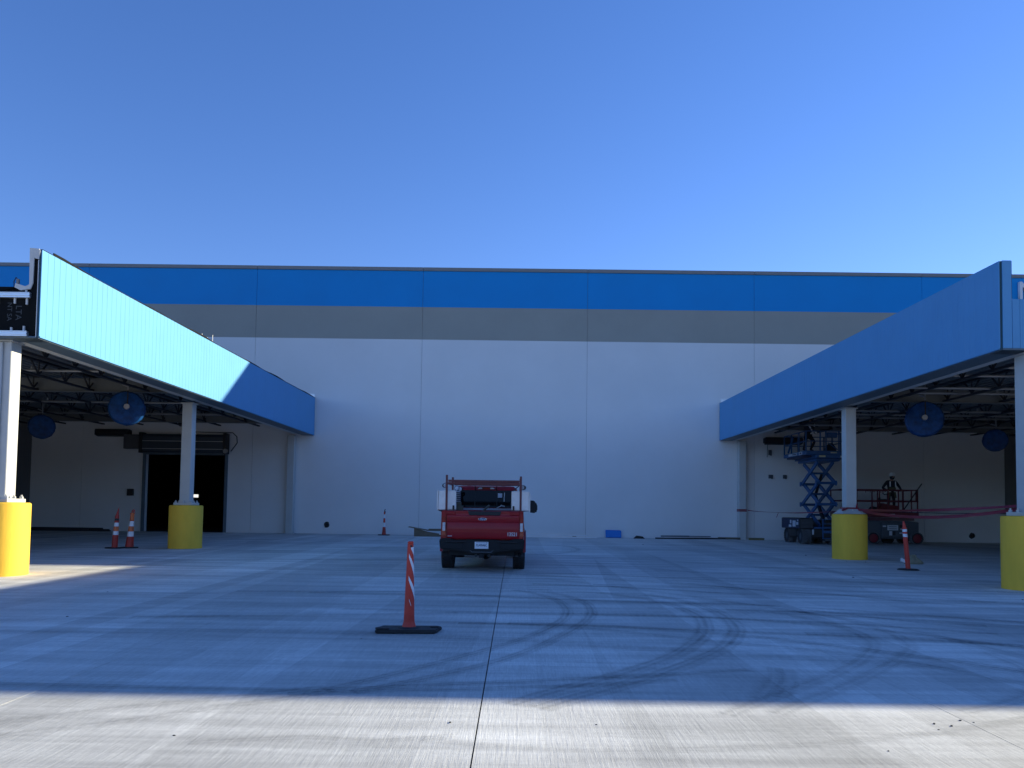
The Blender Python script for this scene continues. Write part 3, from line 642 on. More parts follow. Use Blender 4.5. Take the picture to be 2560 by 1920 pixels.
def jbox(x, z, w, h, lab):
    o = MB(); o.box(-w, w, -.06, 0, -h, h); o.box(-w * .6, w * .2, -.075, -.061, -h * .7, h * .6); o.cyl((w * .5, -.05, -h * 1.3), (w * .5, -.05, -h), .03, n=8)
    tag(o.build("junction_box", M['lift_grey'], None, (x, 35.997, z), bevel=.006), lab, "junction box")
jbox(11.87, 4.08, .075, .12, "tall grey junction box on wall just under the right heater")
jbox(11.9, 2.95, .10, .085, "grey junction box on wall left of the blue lift, left of two")
jbox(12.56, 2.95, .085, .085, "grey junction box on wall left of the blue lift, right of two")
# channel letter on the blue band
sg = text("N", 1.17, None, "sign_letter", M['white'], (23.95, 35.9, 11.82), (PI / 2, 0, 0), .075, 1.0, bold=.012)
tag(sg, "white raised letter N on blue band above the right canopy", "sign letter")

# ------------------------------------------------------------------ red pickup truck
TX, TY = -.755, 17.4
tr = thing("pickup_truck", "dark red work pickup seen from behind with ladder rack and side toolboxes", "truck", (TX, TY, gz(TY)), rotx=math.atan(SLOPE))
def wheel(x, y, s):
    k = MB(); R_, w = .40, .285
    T = Matrix.Translation((x, y, R_)) @ Matrix.Rotation(PI / 2, 4, 'Y')
    k.lathe([(.22, -w / 2 + .02), (.36, -w / 2), (.392, -w / 2 + .03), (.40, -w / 2 + .06), (.40, w / 2 - .06), (.392, w / 2 - .03), (.36, w / 2), (.22, w / 2 - .02)], 40, T, close=False)
    # tread blocks
    for i in range(36):
        a = 2 * PI * i / 36
        for off, ph in ((-.105, 0), (-.036, .5), (.036, 0), (.105, .5)):
            aa = a + ph * 2 * PI / 36
            q = Matrix.Translation((x, y, R_)) @ Matrix.Rotation(aa, 4, 'X') @ Matrix.Translation((off, 0, R_)) @ Matrix.Rotation(.3 if off < 0 else -.3, 4, 'Z')
            k.box(-.027, .027, -.024, .024, -.012, .012, 0, q)
    o = k.build("wheel", M['rubber'], tr)
    rm = MB(); rm.lathe([(.225, -w / 2 + .02), (.2, -w / 2 + .06), (.05, -w / 2 + .05), (.002, -w / 2 + .05)], 24, T, close=False); rm.lathe([(.002, w / 2 - .05), (.05, w / 2 - .05), (.2, w / 2 - .06), (.225, w / 2 - .02)], 24, T, close=False); rm.build("rim", M['steel_grey'], o, smooth=40)
for x in (-.845, .845):
    for y in (1.18, 4.85): wheel(x, y, 1)
# bed: two sides with wheel arches, floor, front bulkhead
def bed_side(s):
    m = MB(); pr = []
    pr = [(.10, .60)]
    arch = [(1.18 - .5 * math.cos(t), .42 + .48 * math.sin(t)) for t in [PI * i / 12 for i in range(13)]]
    pr = [(.10, .55), (.62, .50)] + [a for a in arch if a[1] > .5] + [(1.75, .48), (2.10, .48), (2.10, 1.385), (.10, 1.385)]
    xo, xi = .965 * s, .80 * s
    # loft the outside in three heights so the flank bulges
    def X(z): return s * (.925 + .055 * math.sin(PI * min(1, max(0, (z - .45) / .95))))
    n = len(pr); vs = [(X(z), y, z) for y, z in pr] + [(xi, y, z) for y, z in pr]
    m.add(vs, [(i, (i + 1) % n, n + (i + 1) % n, n + i) for i in range(n)] + [tuple(range(n - 1, -1, -1)), tuple(range(n, 2 * n))])
    m.build("bed_side", M['red'], tr, bevel=.018, seg=2, smooth=35)
    fl = MB(); a2 = [(1.18 - .52 * math.cos(t), .42 + .50 * math.sin(t)) for t in [PI * i / 14 for i in range(15)]]; a3 = [(1.18 - .46 * math.cos(t), .42 + .44 * math.sin(t)) for t in [PI * i / 14 for i in range(14, -1, -1)]]
    fl.prism(a2 + a3, 0, s * .94, s * 1.005); fl.build("fender_flare", M['red'], tr, smooth=40)
    lin = MB(); lin.prism(a2 + a3, 0, s * .62, s * .935); lin.build("wheel_liner", M['black'], tr)
for s in (-1, 1): bed_side(s)
MB().box(-.795, .795, .2, 2.05, .72, .78).build("bed_floor", M['red'], tr)
MB().box(-.795, .795, 2.03, 2.09, .781, 1.38).build("bed_front", M['red'], tr)
# tailgate with its creases
tg = MB()
tz = [(.742, .105), (.80, .09), (1.10, .082), (1.125, .094), (1.14, .082), (1.265, .075), (1.29, .09), (1.378, .085), (1.385, .16), (.742, .16)]
tg.prism([(y, z) for z, y in tz], 0, -.80, .845)
tgo = tg.build("tailgate", M['red'], tr, bevel=.008, smooth=30)
MB().prism([(-.33, 1.375), (.435, 1.375), (.40, 1.28), (-.29, 1.28)], 1, .068, .084).build("handle_trim", M['black'], tgo, bevel=.006)
MB().box(-.82, -.60, .07, .088, 1.29, 1.372).build("corner_cap", M['red'], tgo, bevel=.01)
MB().box(.62, .845, .07, .088, 1.29, 1.372).build("corner_cap", M['red'], tgo, bevel=.01)
em = MB(); T = Matrix.Translation((.008, .068, 1.198)) @ Matrix.Rotation(PI / 2, 4, 'X') @ Matrix.Diagonal((1, .36, 1, 1))
em.lathe([(.098, -.003), (.098, .004)], 32, T); emo = em.build("emblem", M['chrome'], tgo)
em2 = MB(); em2.lathe([(.09, .0042), (.09, .008)], 32, T); em2.build("emblem_face", M['emblem'], tgo)
text("Ford", .052, tgo, "emblem_script", M['plate_w'], (.008, .0585, 1.199), (PI / 2, 0, 0), .0008, 1.25, shear=.35, bold=.001)
text("13521", .118, tgo, "fleet_number", M['white'], (.685, .0785, .858), (PI / 2, 0, 0), .0012, .82, bold=.0014)
MB().box(-.78, -.68, .078, .084, .800, .815).build("small_badge", M['decal'], tgo)
# tail lights
for s, x0 in ((-1, -.915), (1, .86)):
    tl = MB(); tl.box(x0, x0 + .082, .07, .2, .81, 1.25); t_o = tl.build("tail_light", M['lens_red'], tr, bevel=.012, seg=2)
    cx0 = x0 + (.018 if s < 0 else .0)
    MB().box(cx0, cx0 + .064, .058, .069, .925, 1.01).build("clear_lens", M['lens_clear'], t_o, bevel=.006)
    MB().box(cx0, cx0 + .064, .058, .069, 1.03, 1.115).build("clear_lens", M['lens_clear'], t_o, bevel=.006)
    MB().box(cx0, cx0 + .064, .06, .069, 1.013, 1.027).build("divider", M['white'], t_o)
# bumper in three sections with a stepped middle
bp = MB()
out = [(-.955, .70), (-.93, .76), (-.70, .76), (-.64, .72), (-.40, .72), (-.33, .735), (.33, .735), (.40, .72), (.64, .72), (.70, .76), (.95, .76), (.965, .70), (.95, .52), (.70, .50), (.36, .46), (.25, .415), (-.25, .415), (-.36, .46), (-.70, .50), (-.94, .52)]
bp.prism([(x, z) for x, z in out], 1, -.03, .19); bpo = bp.build("rear_bumper", M['bumper'], tr, bevel=.02, seg=2, smooth=40)
MB().box(-.80, -.36, -.06, -.031, .675, .705).build("step_pad", M['black'], bpo, bevel=.008)
MB().box(.36, .80, -.06, -.031, .675, .705).build("step_pad", M['black'], bpo, bevel=.008)
MB().box(-.9, -.42, -.045, -.031, .53, .66).build("bumper_face", M['bumper'], bpo, bevel=.015)
MB().box(.42, .9, -.045, -.031, .53, .66).build("bumper_face", M['bumper'], bpo, bevel=.015)
MB().prism([(-.27, .50), (-.22, .45), (.22, .45), (.27, .50), (.25, .50), (.21, .468), (-.21, .468), (-.25, .50)], 1, -.05, -.031).build("plate_recess_rim", M['lift_grey'], bpo)
lp = MB().box(-.155, .155, -.05, -.044, .535, .69).build("license_plate", M['plate_w'], tr, bevel=.004)
text("FLA00A6C", .076, lp, "plate_characters", M['navy'], (0, -.0515, .612), (PI / 2, 0, 0), .0006, .72, bold=.0004)
MB().box(-.12, .085, -.0516, -.0505, .668, .674).build("plate_band", M['navy'], lp); MB().box(.095, .13, -.0516, -.0505, .664, .676).build("plate_sticker", M['black'], lp)
# underside
MB().cyl((-.75, 1.18, .36), (.75, 1.18, .36), .06, n=14).build("rear_axle", M['black'], tr, smooth=40)
MB().lathe([(.02, -.16), (.12, -.1), (.16, 0), (.12, .1), (.02, .16)], 18, Matrix.Translation((.05, 1.18, .37))).build("differential", M['bumper'], tr, smooth=50)
for x in (-.48, .48): MB().box(x - .05, x + .05, .2, 5.3, .50, .64).build("frame_rail", M['black'], tr)
MB().box(-.75, .75, .25, .40, .36, .5).build("hitch_beam", M['bumper'], tr, bevel=.01)
MB().box(-.05, .05, -.04, .3, .33, .42).build("hitch_receiver", M['bumper'], tr, bevel=.006)
for x in (-.14, .16): MB().cyl((x, .2, .37), (x, .24, .37), .035, n=12).build("tow_socket", M['lift_grey'], tr)
MB().box(-.6, .3, 1.7, 3.6, .26, .55).build("tank", M['black'], tr, bevel=.03)
MB().cyl((.60, .62, .375), (.905, .30, .375), .045, n=18).build("exhaust_pipe", M['exhaust'], tr, smooth=40)
MB().cyl((.85, .36, .375), (.93, .275, .375), .05, n=18).build("exhaust_tip", M['black'], tr, smooth=40)
# cab lower body, greenhouse, hood
cb = MB()
def hull(rings, mb):
    n = len(rings[0]); o = 0
    vs = [p for r in rings for p in r]
    fs = []
    for j in range(len(rings) - 1):
        for i in range(n): fs.append((j * n + i, j * n + (i + 1) % n, (j + 1) * n + (i + 1) % n, (j + 1) * n + i))
    fs += [tuple(range(n - 1, -1, -1)), tuple(range((len(rings) - 1) * n, len(rings) * n))]
    mb.add(vs, fs)
def ring(x0, y0, y1, z): return [(-x0, y0, z), (x0, y0, z), (x0, y1, z), (-x0, y1, z)]
hull([ring(.90, 2.14, 4.05, .50), ring(.975, 2.13, 4.12, .85), ring(.955, 2.13, 4.16, 1.38), ring(.93, 2.14, 4.12, 1.43)], cb)
cbo = cb.build("cab", M['red'], tr, bevel=.03, seg=2, smooth=35)
gh = MB(); hull([ring(.92, 2.14, 4.05, 1.431), ring(.80, 2.20, 3.55, 1.88), ring(.745, 2.26, 3.42, 1.975), ring(.60, 2.40, 3.2, 2.005)], gh)
gh.build("cab_roof", M['red'], tr, bevel=.03, seg=2, smooth=40)
# rear glass
def rear_quad(x0, x1, z0, z1, off):
    def Y(z): return 2.14 + (z - 1.431) / (1.88 - 1.431) * .06 - off
    a = (x1 - x0)
    return [(x0, Y(z0), z0), (x1, Y(z0), z0), (x1 - .03, Y(z1), z1), (x0 + .03, Y(z1), z1)]
rg = MB(); q0 = rear_quad(-.78, .78, 1.45, 1.885, .012); q1 = rear_quad(-.78, .78, 1.45, 1.885, -.01)
rg.add(q0 + q1, [(0, 1, 2, 3), (7, 6, 5, 4), (0, 4, 5, 1), (1, 5, 6, 2), (2, 6, 7, 3), (3, 7, 4, 0)]); rgo = rg.build("rear_window", M['glass'], tr)
for x in (-.28, .28): MB().bar((x, 2.125, 1.455), (x * .98, 2.18, 1.875), .018, .012).build("window_frame", M['black'], rgo)
MB().box(.30, .41, 2.095, 2.10, 1.70, 1.81).build("window_sticker", M['decal'], rgo)
MB().bar((.46, 2.11, 1.60), (.47, 2.14, 1.83), .02).build("grab_strap", M['steel_grey'], rgo)
# side glass
for s in (-1, 1):
    sg_ = MB(); sg_.add([(s * .925, 2.3, 1.46), (s * .925, 3.85, 1.46), (s * .815, 3.45, 1.87), (s * .815, 2.35, 1.87), (s * .90, 2.3, 1.46), (s * .90, 3.85, 1.46), (s * .79, 3.45, 1.87), (s * .79, 2.35, 1.87)], [(0, 1, 2, 3), (7, 6, 5, 4), (0, 4, 5, 1), (1, 5, 6, 2), (2, 6, 7, 3), (3, 7, 4, 0)])
    sg_.build("side_window", M['glass'], tr)
wsd = MB(); wsd.add([(-.84, 4.04, 1.46), (.84, 4.04, 1.46), (.74, 3.56, 1.89), (-.74, 3.56, 1.89), (-.84, 4.0, 1.46), (.84, 4.0, 1.46), (.74, 3.52, 1.89), (-.74, 3.52, 1.89)], [(0, 1, 2, 3), (7, 6, 5, 4), (0, 4, 5, 1), (1, 5, 6, 2), (2, 6, 7, 3), (3, 7, 4, 0)])
wsd.build("windshield", M['glass'], tr)
hb = MB(); hull([ring(.93, 4.17, 5.7, .52), ring(.975, 4.165, 5.82, .85), ring(.95, 4.165, 5.8, 1.22), ring(.80, 4.17, 5.62, 1.33)], hb); hb.build("hood", M['red'], tr, bevel=.04, seg=2, smooth=40)
bl = MB().prism([(-.24, 1.908), (.24, 1.908), (.19, 1.965), (-.19, 1.965)], 1, 2.215, 2.25).build("brake_light", M['black'], tr)
MB().prism([(-.22, 1.917), (-.10, 1.917), (-.11, 1.955), (-.18, 1.955)], 1, 2.205, 2.214).build("clear_lens", M['lens_clear'], bl)
MB().prism([(.10, 1.917), (.22, 1.917), (.18, 1.955), (.11, 1.955)], 1, 2.205, 2.214).build("clear_lens", M['lens_clear'], bl)
MB().box(-.09, .09, 2.205, 2.214, 1.918, 1.95).build("red_lens", M['lens_red'], bl)
for x in (-.45, .44): MB().prism([(x - .06, 1.99), (x + .06, 1.99), (x + .045, 2.03), (x - .045, 2.03)], 1, 2.45, 2.56).build("roof_lamp", M['black'], tr)
for s in (-1, 1):
    mm = MB(); pr = [(s * 1.12, 1.32), (s * 1.30, 1.30), (s * 1.345, 1.36), (s * 1.345, 1.50), (s * 1.30, 1.61), (s * 1.23, 1.645), (s * 1.12, 1.645)]
    mm.prism(pr, 1, 3.5, 3.68); mo = mm.build("mirror", M['black'], tr, bevel=.03, seg=2, smooth=40)
    MB().bar((s * .93, 3.62, 1.36), (s * 1.14, 3.6, 1.38), .09, .05).build("mirror_arm", M['black'], mo)
# toolboxes along both bed rails
for s, (x0, x1) in ((-1, (-1.05, -.628)), (1, (.655, 1.07))):
    tb = MB().box(x0, x1, .48, 1.95, 1.392, 1.845).build("toolbox", M['diamond'], tr, bevel=.012)
    xe = x0 - .022 if s < 0 else x1 + .002
    MB().box(xe, xe + .02, .46, 1.97, 1.375, 1.84).build("lid_edge", M['galv'], tb)
    xi = x1 + .002 if s < 0 else x0 - .014
    lv = MB()
    for q in range(9): lv.box(xi, xi + .012, .52, 1.9, 1.43 + q * .045, 1.452 + q * .045)
    lv.build("louvre", M['lift_grey'], tb)
    MB().box(x0 + .05, x1 - .05, .475, .479, 1.845, 1.852).build("lid_lip", M['galv'], tb)
    bx_ = x1 - .06 if s < 0 else x0 + .05
    MB().box(bx_ - .02, bx_ + .02, .45, .478, 1.40, 1.5).build("latch", M['black'], tb)
# ladder rack
rk = thing("ladder_rack", None, None); rk.parent = tr
for y in (.30, 1.98):
    for x, z1 in ((-.835, 2.2), (.868, 2.185)):
        MB().box(x - .024, x + .024, y - .024, y + .024, 1.386, z1).build("upright", M['rack'], rk, bevel=.004)
    dz = .012 if y > 1 else 0
    MB().box(-.80, .835, y - .03, y + .03, 2.04 + dz, 2.09 + dz).build("crossbar", M['rack'], rk, bevel=.005)
    MB().box(-.80, .835, y - .02, y + .02, 1.985 + dz, 2.034 + dz).build("crossbar", M['rack'], rk, bevel=.005)
for x in (-.835, .868): MB().box(x - .02, x + .02, .33, 1.95, 1.99, 2.03).build("side_rail", M['rack'], rk)
for x in (-.27, .27): MB().bar((x, 1.98, 1.978), (x, 2.1, 1.9), .03).build("brace", M['rack'], rk)
MB().bar((.70, .32, 1.86), (.845, .3, 1.98), .02).build("brace", M['black'], rk)
for x, y, z, rot_ in ((-.885, .36, 1.955, .4), (-.72, 1.7, 1.92, .2), (-.62, 1.75, 1.9, -.3), (.925, .40, 1.93, -.5)):
    T = Matrix.Translation((x, y, z)) @ Matrix.Rotation(rot_, 4, 'Z') @ Matrix.Rotation(PI / 2, 4, 'X')
    sp_ = MB(); sp_.lathe([(.02, -.07), (.05, -.05), (.06, .03), (.055, .05)], 16, T); o = sp_.build("lamp_or_bright_spot", M['black'], rk, smooth=40)
    MB().lathe([(.05, .0505), (.035, .056)], 16, T).build("lamp_lens", M['lens_clear'], o, smooth=40)
# things in the bed
b1 = tag(MB().box(-.1, .1, 0, .25, 0, .12).box(-.06, .06, .02, .2, .121, .2).build("tool_case", mat("olive_case", (.09, .085, .06), .7), None, (TX - .58, TY + .55, gz(TY + .55) + 1.38), bevel=.01), "olive tool case on left bed rail beside the left toolbox", "tool case")
tag(MB().bar((-.45, .9, 1.0), (.1, 1.7, 1.52), .04).build("timber", M['lumber'], None, (TX, TY, gz(TY))), "dark timber leaning across the truck bed behind tailgate", "timber")
st = MB(); st.bar((.28, 1.9, 1.46), (.42, 1.88, 1.53), .02); st.bar((.38, 1.89, 1.53), (.48, 1.87, 1.5), .022); tag(st.build("hammer", M['wrap'], None, (TX, TY, gz(TY))), "pale tool lying at the cab end of the truck bed", "tool")
# bar along the bed front visible as a pale rail
MB().box(-.62, .64, 2.0, 2.028, 1.382, 1.43).build("bed_rail_cap", M['decal'], tr)

# ------------------------------------------------------------------ traffic delineators
# nearest: flattened post with spiral sheeting on a rubber base
X0, Y0 = -1.28, 9.44
dl = thing("delineator", "orange delineator post with white spiral stripes on a rectangular rubber base in the foreground", "delineator", (X0, Y0, gz(Y0)), rotz=.06)
bb = MB(); bb.prism([(-.40, -.13), (-.37, -.19), (.33, -.19), (.40, .12), (.34, .19), (-.34, .19)], 2, 0.0, .045)
bo = bb.build("base", M['rubber'], dl, bevel=.012, seg=2)
MB().prism([(-.40, -.10), (-.36, -.16), (-.22, -.16), (-.25, -.02), (-.34, .0)], 2, .0455, .062).build("base_handle", M['rubber'], bo, bevel=.006)
MB().box(.26, .36, .02, .08, .0455, .058).build("base_lug", M['rubber'], bo, bevel=.004)
MB().lathe([(.135, .0455), (.12, .058), (.1, .062)], 24).build("socket_ring", M['rubber'], bo, smooth=40)
# post: lofted rounded-triangle with a spiral of sheeting as its own faces
NS, NZ = 40, 60
pm_ = MB(); vs = []
def prad(t):   # half width along the height
    return .071 * (1 - t) + .037 * t
for j in range(NZ + 1):
    t = j / NZ; z = .062 + 1.005 * t; r = prad(t) * (1.0 if t > .06 else 1.0 + .25 * (1 - t / .06))
    for i in range(NS):
        a = 2 * PI * i / NS
        vs.append((r * math.cos(a) * .96 + .0 , r * math.sin(a) * .8, z))
fs = []
for j in range(NZ):
    for i in range(NS): fs.append((j * NS + i, j * NS + (i + 1) % NS, (j + 1) * NS + (i + 1) % NS, (j + 1) * NS + i))
fs += [tuple(range(NS - 1, -1, -1)), tuple(range(NZ * NS, (NZ + 1) * NS))]
pm_.add(vs, fs); po = pm_.build("post", M['orange'], dl, smooth=50)
# white sheeting: thin curved patches wrapped on the right half of the post
def patch(fn, name):
    """fn(u) -> (angle, z_low, z_high); a thin sheet following the post"""
    m = MB(); n = 16; pts = []
    for off in (.0012, .0030):
        for i in range(n + 1):
            a, z0, z1 = fn(i / n)
            for z in (z0, z1):
                t = (z - .062) / 1.005; r = prad(t) + off
                pts.append((r * math.cos(a) * .96, r * math.sin(a) * .8, z))
    k = 2 * (n + 1); f = []
    for i in range(n): f += [(2 * i, 2 * i + 2, 2 * i + 3, 2 * i + 1), (k + 2 * i + 1, k + 2 * i + 3, k + 2 * i + 2, k + 2 * i)]
    m.add(pts, f); m.build(name, M['refl'], po, smooth=60)
def band(a0, a1, l0, l1, r0, r1):
    # vertical span l0..l1 at the left angle, r0..r1 at the right angle
    def fn(u): return math.radians(a0 + (a1 - a0) * u), l0 + (r0 - l0) * u, l1 + (r1 - l1) * u
    return fn
patch(band(-78, 12, 1.005, 1.02, .885, 1.03), "stripe"); patch(band(-109, 12, .90, .947, .60, .755), "stripe")
patch(band(-104, 12, .625, .677, .33, .47), "stripe"); patch(band(-92, -68, .385, .40, .31, .325), "stripe")
MB().box(-.034, .036, -.026, .026, 1.064, 1.095).build("top_grip", M['orange'], po, bevel=.01)
hole_ = MB(); hole_.cyl((.012, -.0335, 1.035), (.012, -.028, 1.035), .013, n=14); hole_.build("grip_hole", M['debris'], po)

def banded_post(label, loc, prof, mis, mats, base, lean=(0, 0), tip=None):
    k = thing("delineator", label, "delineator", loc, group="orange banded delineators")
    if base == 'round': MB().lathe([(.255, .0), (.255, .018), (.22, .03), (.08, .04)], 32).build("base", M['rubber'], k, smooth=40)
    else:
        a, b = base; MB().prism([(-a, -b * .7), (-a * .7, -b), (a * .7, -b), (a, -b * .7), (a, b * .7), (a * .7, b), (-a * .7, b), (-a, b * .7)], 2, 0, .04).build("base", M['rubber'], k, bevel=.008)
    T = Matrix(((1, 0, lean[0], 0), (0, 1, lean[1], 0), (0, 0, 1, 0), (0, 0, 0, 1)))
    # each colour band of the post is a part
    for j in range(len(prof) - 1):
        m = MB(); m.lathe([prof[j], (prof[j + 1][0], prof[j + 1][1] - .001)], 24, T); m.build("post" if mis[j] in (0, 1) else "reflective_band", mats[mis[j]], k, smooth=40)
    if tip: tip(k, T)
    return k
dm = [M['orange_dk'], M['orange_lt'], M['refl'], M['black']]
def tip_flag(k, T):
    m = MB(); m.cyl(T @ Vector((0, 0, 1.02)), T @ Vector((.035, 0, 1.28)), .045, .004, 10); m.build("pointed_cap", M['orange_dk'], k, smooth=40)
def tip_loop(k, T):
    m = MB(); c0 = T @ Vector((.0, 0, 1.1)); m.tube([c0 + Vector((-.02, 0, 0)), c0 + Vector((-.01, 0, .07)), c0 + Vector((.035, 0, .1)), c0 + Vector((.06, 0, .05)), c0 + Vector((.02, 0, .02))], .016, 6); m.build("grab_loop", M['orange_dk'], k)
    MB().bar(c0 + Vector((-.075, 0, -.03)), c0 + Vector((.08, 0, .0)), .025).build("grab_bar", M['orange_dk'], k)
def tip_handle(k, T): MB().bar((0.0, 0, 1.06), (.04, 0, 1.2), .035).build("handle", M['black'], k, bevel=.005); MB().bar((0.03, 0, .98), (.05, 0, 1.1), .03).build("strap", M['black'], k)
profA = [(.088, .04), (.082, .42), (.078, .54), (.070, .68), (.064, .80), (.060, .86), (.058, .93), (.055, 1.02)]
banded_post("orange delineator with pointed red cap, left of the pair before roll-up door", (-12.36, 23.75, gz(23.75)), profA, [0, 2, 1, 2, 0, 3, 0], dm, (.25, .16), (.05, 0), tip_flag)
profB = [(.125, .04), (.09, .35), (.085, .48), (.075, .64), (.07, .78), (.06, .80), (.058, .93), (.058, 1.09)]
banded_post("orange delineator with looped top, right of the pair before roll-up door", (-12.05, 24.05, gz(24.05)), [(.125, .04), (.098, .36), (.088, .52), (.074, .68), (.066, .84), (.062, .86), (.058, 1.1)], [0, 2, 1, 2, 0, 1], dm, (.24, .15), (.06, 0), tip_loop)
banded_post("orange delineator with black handle standing against white wall left of the truck", (-6.02, 35.3, gz(35.3)), [(.10, .04), (.085, .12), (.065, .38), (.055, .42), (.048, .58), (.045, .60), (.04, .78), (.035, .96), (.03, 1.08)], [0, 0, 2, 2, 1, 1, 2, 1], [M['orange_dk'], M['orange'], M['refl'], M['black']], (.26, .18), (.01, 0), tip_handle)
def tip_right(k, T): m = MB(); m.cyl(T @ Vector((0, 0, 1.06)), T @ Vector((-.01, 0, 1.24)), .05, .02, 14); m.build("tapered_top", M['orange'], k, smooth=40); MB().cyl(T @ Vector((0, 0, 1.04)), T @ Vector((0, 0, 1.07)), .062, n=14).build("collar", M['orange'], k)
banded_post("slim orange delineator leaning on a round black base on the right", (10.03, 19.75, gz(19.75)), [(.058, .03), (.055, .62), (.055, .84), (.055, .92), (.055, .97), (.055, 1.05)], [0, 0, 2, 0, 2], [M['orange'], M['orange'], M['refl'], M['black']], 'round', (-.08, 0), tip_right)

# ------------------------------------------------------------------ people
def person(label, loc, rotz, J, R_, bones, cloth, scale=1.0):
    """continuous skinned figure; J joint positions, R_ radii, bones (a, b, material index)"""
    k = thing("person", label, "person", loc, rotz)
    names = list(J); idx = {n: i for i, n in enumerate(names)}
    me = bpy.data.meshes.new("body"); me.from_pydata([Vector(J[n]) * scale for n in names], [(idx[a], idx[b]) for a, b, _ in bones], [])
    tmp = bpy.data.objects.new("tmp_figure", me); col.objects.link(tmp)
    tmp.modifiers.new("skin", 'SKIN'); sv = me.skin_vertices[0].data
    for n in names:
        r = R_.get(n, .03); r = r if isinstance(r, tuple) else (r, r); sv[idx[n]].radius = (r[0] * scale, r[1] * scale)
    sv[idx['pelvis']].use_root = True
    ss = tmp.modifiers.new("sub", 'SUBSURF'); ss.levels = 2; ss.render_levels = 2
    dg = bpy.context.evaluated_depsgraph_get(); em = bpy.data.meshes.new_from_object(tmp.evaluated_get(dg))
    bpy.data.objects.remove(tmp)
    for m in cloth: em.materials.append(m)
    seg = [(Vector(J[a]) * scale, Vector(J[b]) * scale, mi) for a, b, mi in bones]
    for p in em.polygons:
        c = p.center; best = None
        for a, b, mi in seg:
            d = b - a; t = max(0, min(1, (c - a).dot(d) / max(1e-9, d.length_squared))); ds = (c - (a + d * t)).length
            if best is None or ds < best[0]: best = (ds, mi)
        p.material_index = best[1]
    em.shade_smooth(); em.name = "body"
    link("body", em, k)
    return k
def figure(lean=0.0, hips=.92, hands=((-.36, -.3, 1.05), (.36, -.3, 1.05)), feet=((-.14, 0, .06), (.14, 0, .06)), knees=None, head_fwd=0.0, elbows=None):
    """faces -Y"""
    def up(d, x=0): return (x, -math.sin(lean) * d, hips + math.cos(lean) * d)
    J = {'pelvis': (0, 0, hips), 'spine': up(.2), 'chest': up(.40), 'neck': up(.55), 'chin': (0, up(.62)[1] - head_fwd * .6 - .01, up(.62)[2]), 'head': (0, up(.73)[1] - head_fwd, up(.73)[2] - head_fwd * .35), 'crown': (0, up(.80)[1] - head_fwd * 1.15, up(.80)[2] - head_fwd * .5)}
    R = {'pelvis': (.16, .12), 'spine': (.15, .11), 'chest': (.18, .12), 'neck': .06, 'chin': .062, 'head': .095, 'crown': .07}
    B = [('pelvis', 'spine', 0), ('spine', 'chest', 0), ('chest', 'neck', 0), ('neck', 'chin', 1), ('chin', 'head', 1), ('head', 'crown', 1)]
    for s, n in ((-1, 'r'), (1, 'l')):
        i = 0 if s < 0 else 1
        sh = up(.48, .20 * s); h = Vector(hands[i]); e = Vector(elbows[i]) if elbows else (Vector(sh) + h) / 2 + Vector((.13 * s, .06, -.05))
        J['sh' + n] = sh; J['el' + n] = tuple(e); J['wr' + n] = tuple(h); dirh = (h - e).normalized()
        R['sh' + n] = .075; R['el' + n] = .052; R['wr' + n] = .034
        B += [('chest', 'sh' + n, 0), ('sh' + n, 'el' + n, 0), ('el' + n, 'wr' + n, 0)]
        pc = h + dirh * .07; J['pa' + n] = tuple(pc); R['pa' + n] = (.038, .02); B.append(('wr' + n, 'pa' + n, 1))
        side = dirh.cross(Vector((0, 0, 1))).normalized()
        for q in range(4):
            o = (q - 1.5) * .02; J['f%d%s' % (q, n)] = tuple(pc + side * o + dirh * .04 + Vector((0, 0, -.005))); J['g%d%s' % (q, n)] = tuple(pc + side * o * 1.05 + dirh * (.055 + .006 * (1.5 - abs(q - 1.5))) + Vector((0, 0, -.035)))
            R['f%d%s' % (q, n)] = .0095; R['g%d%s' % (q, n)] = .008
            B += [('pa' + n, 'f%d%s' % (q, n), 1), ('f%d%s' % (q, n), 'g%d%s' % (q, n), 1)]
        J['th' + n] = tuple(h + dirh * .05 + side * .045 * (1 if s < 0 else -1) + Vector((0, 0, -.02))); R['th' + n] = .011; B.append(('wr' + n, 'th' + n, 1))
        hp = (.10 * s, 0.0, hips - .06); f = Vector(feet[i]); kn = Vector(knees[i]) if knees else (Vector(hp) + f) / 2 + Vector((0, -.04, .02))
        J['hp' + n] = hp; J['kn' + n] = tuple(kn); J['an' + n] = tuple(f + Vector((0, .03, .05))); J['to' + n] = tuple(f + Vector((.03 * s, -.17, -.02)))
        R['hp' + n] = .095; R['kn' + n] = .065; R['an' + n] = .05; R['to' + n] = (.045, .035)
        B += [('pelvis', 'hp' + n, 2), ('hp' + n, 'kn' + n, 2), ('kn' + n, 'an' + n, 2), ('an' + n, 'to' + n, 3)]
    # a nose and ears
    hd = Vector(J['head']); J['nose'] = tuple(hd + Vector((0, -.115, -.01))); R['nose'] = .014; B.append(('head', 'nose', 1))
    return J, R, B
def helmet(k, c, m, r=.135):
    h = MB(); h.lathe([(r, 0), (r * .97, .05), (r * .8, .1), (r * .45, .135), (.01, .145)], 24, Matrix.Translation(c)); h.lathe([(r * 1.22, -.008), (r * 1.0, .006)], 24, Matrix.Translation(c) @ Matrix.Diagonal((.95, 1.1, 1, 1)))
    h.build("hard_hat", m, k, smooth=50)
def eyes(k, hd):
    for s in (-1, 1): MB().lathe([(.002, -.012), (.012, 0), (.002, .012)], 8, Matrix.Translation((hd[0] + .034 * s, hd[1] - .088, hd[2] + .01))).build("eye", M['debris'], k, smooth=60)
    MB().box(hd[0] - .03, hd[0] + .03, hd[1] - .093, hd[1] - .08, hd[2] - .06, hd[2] - .05).build("mouth", M['debris'], k)
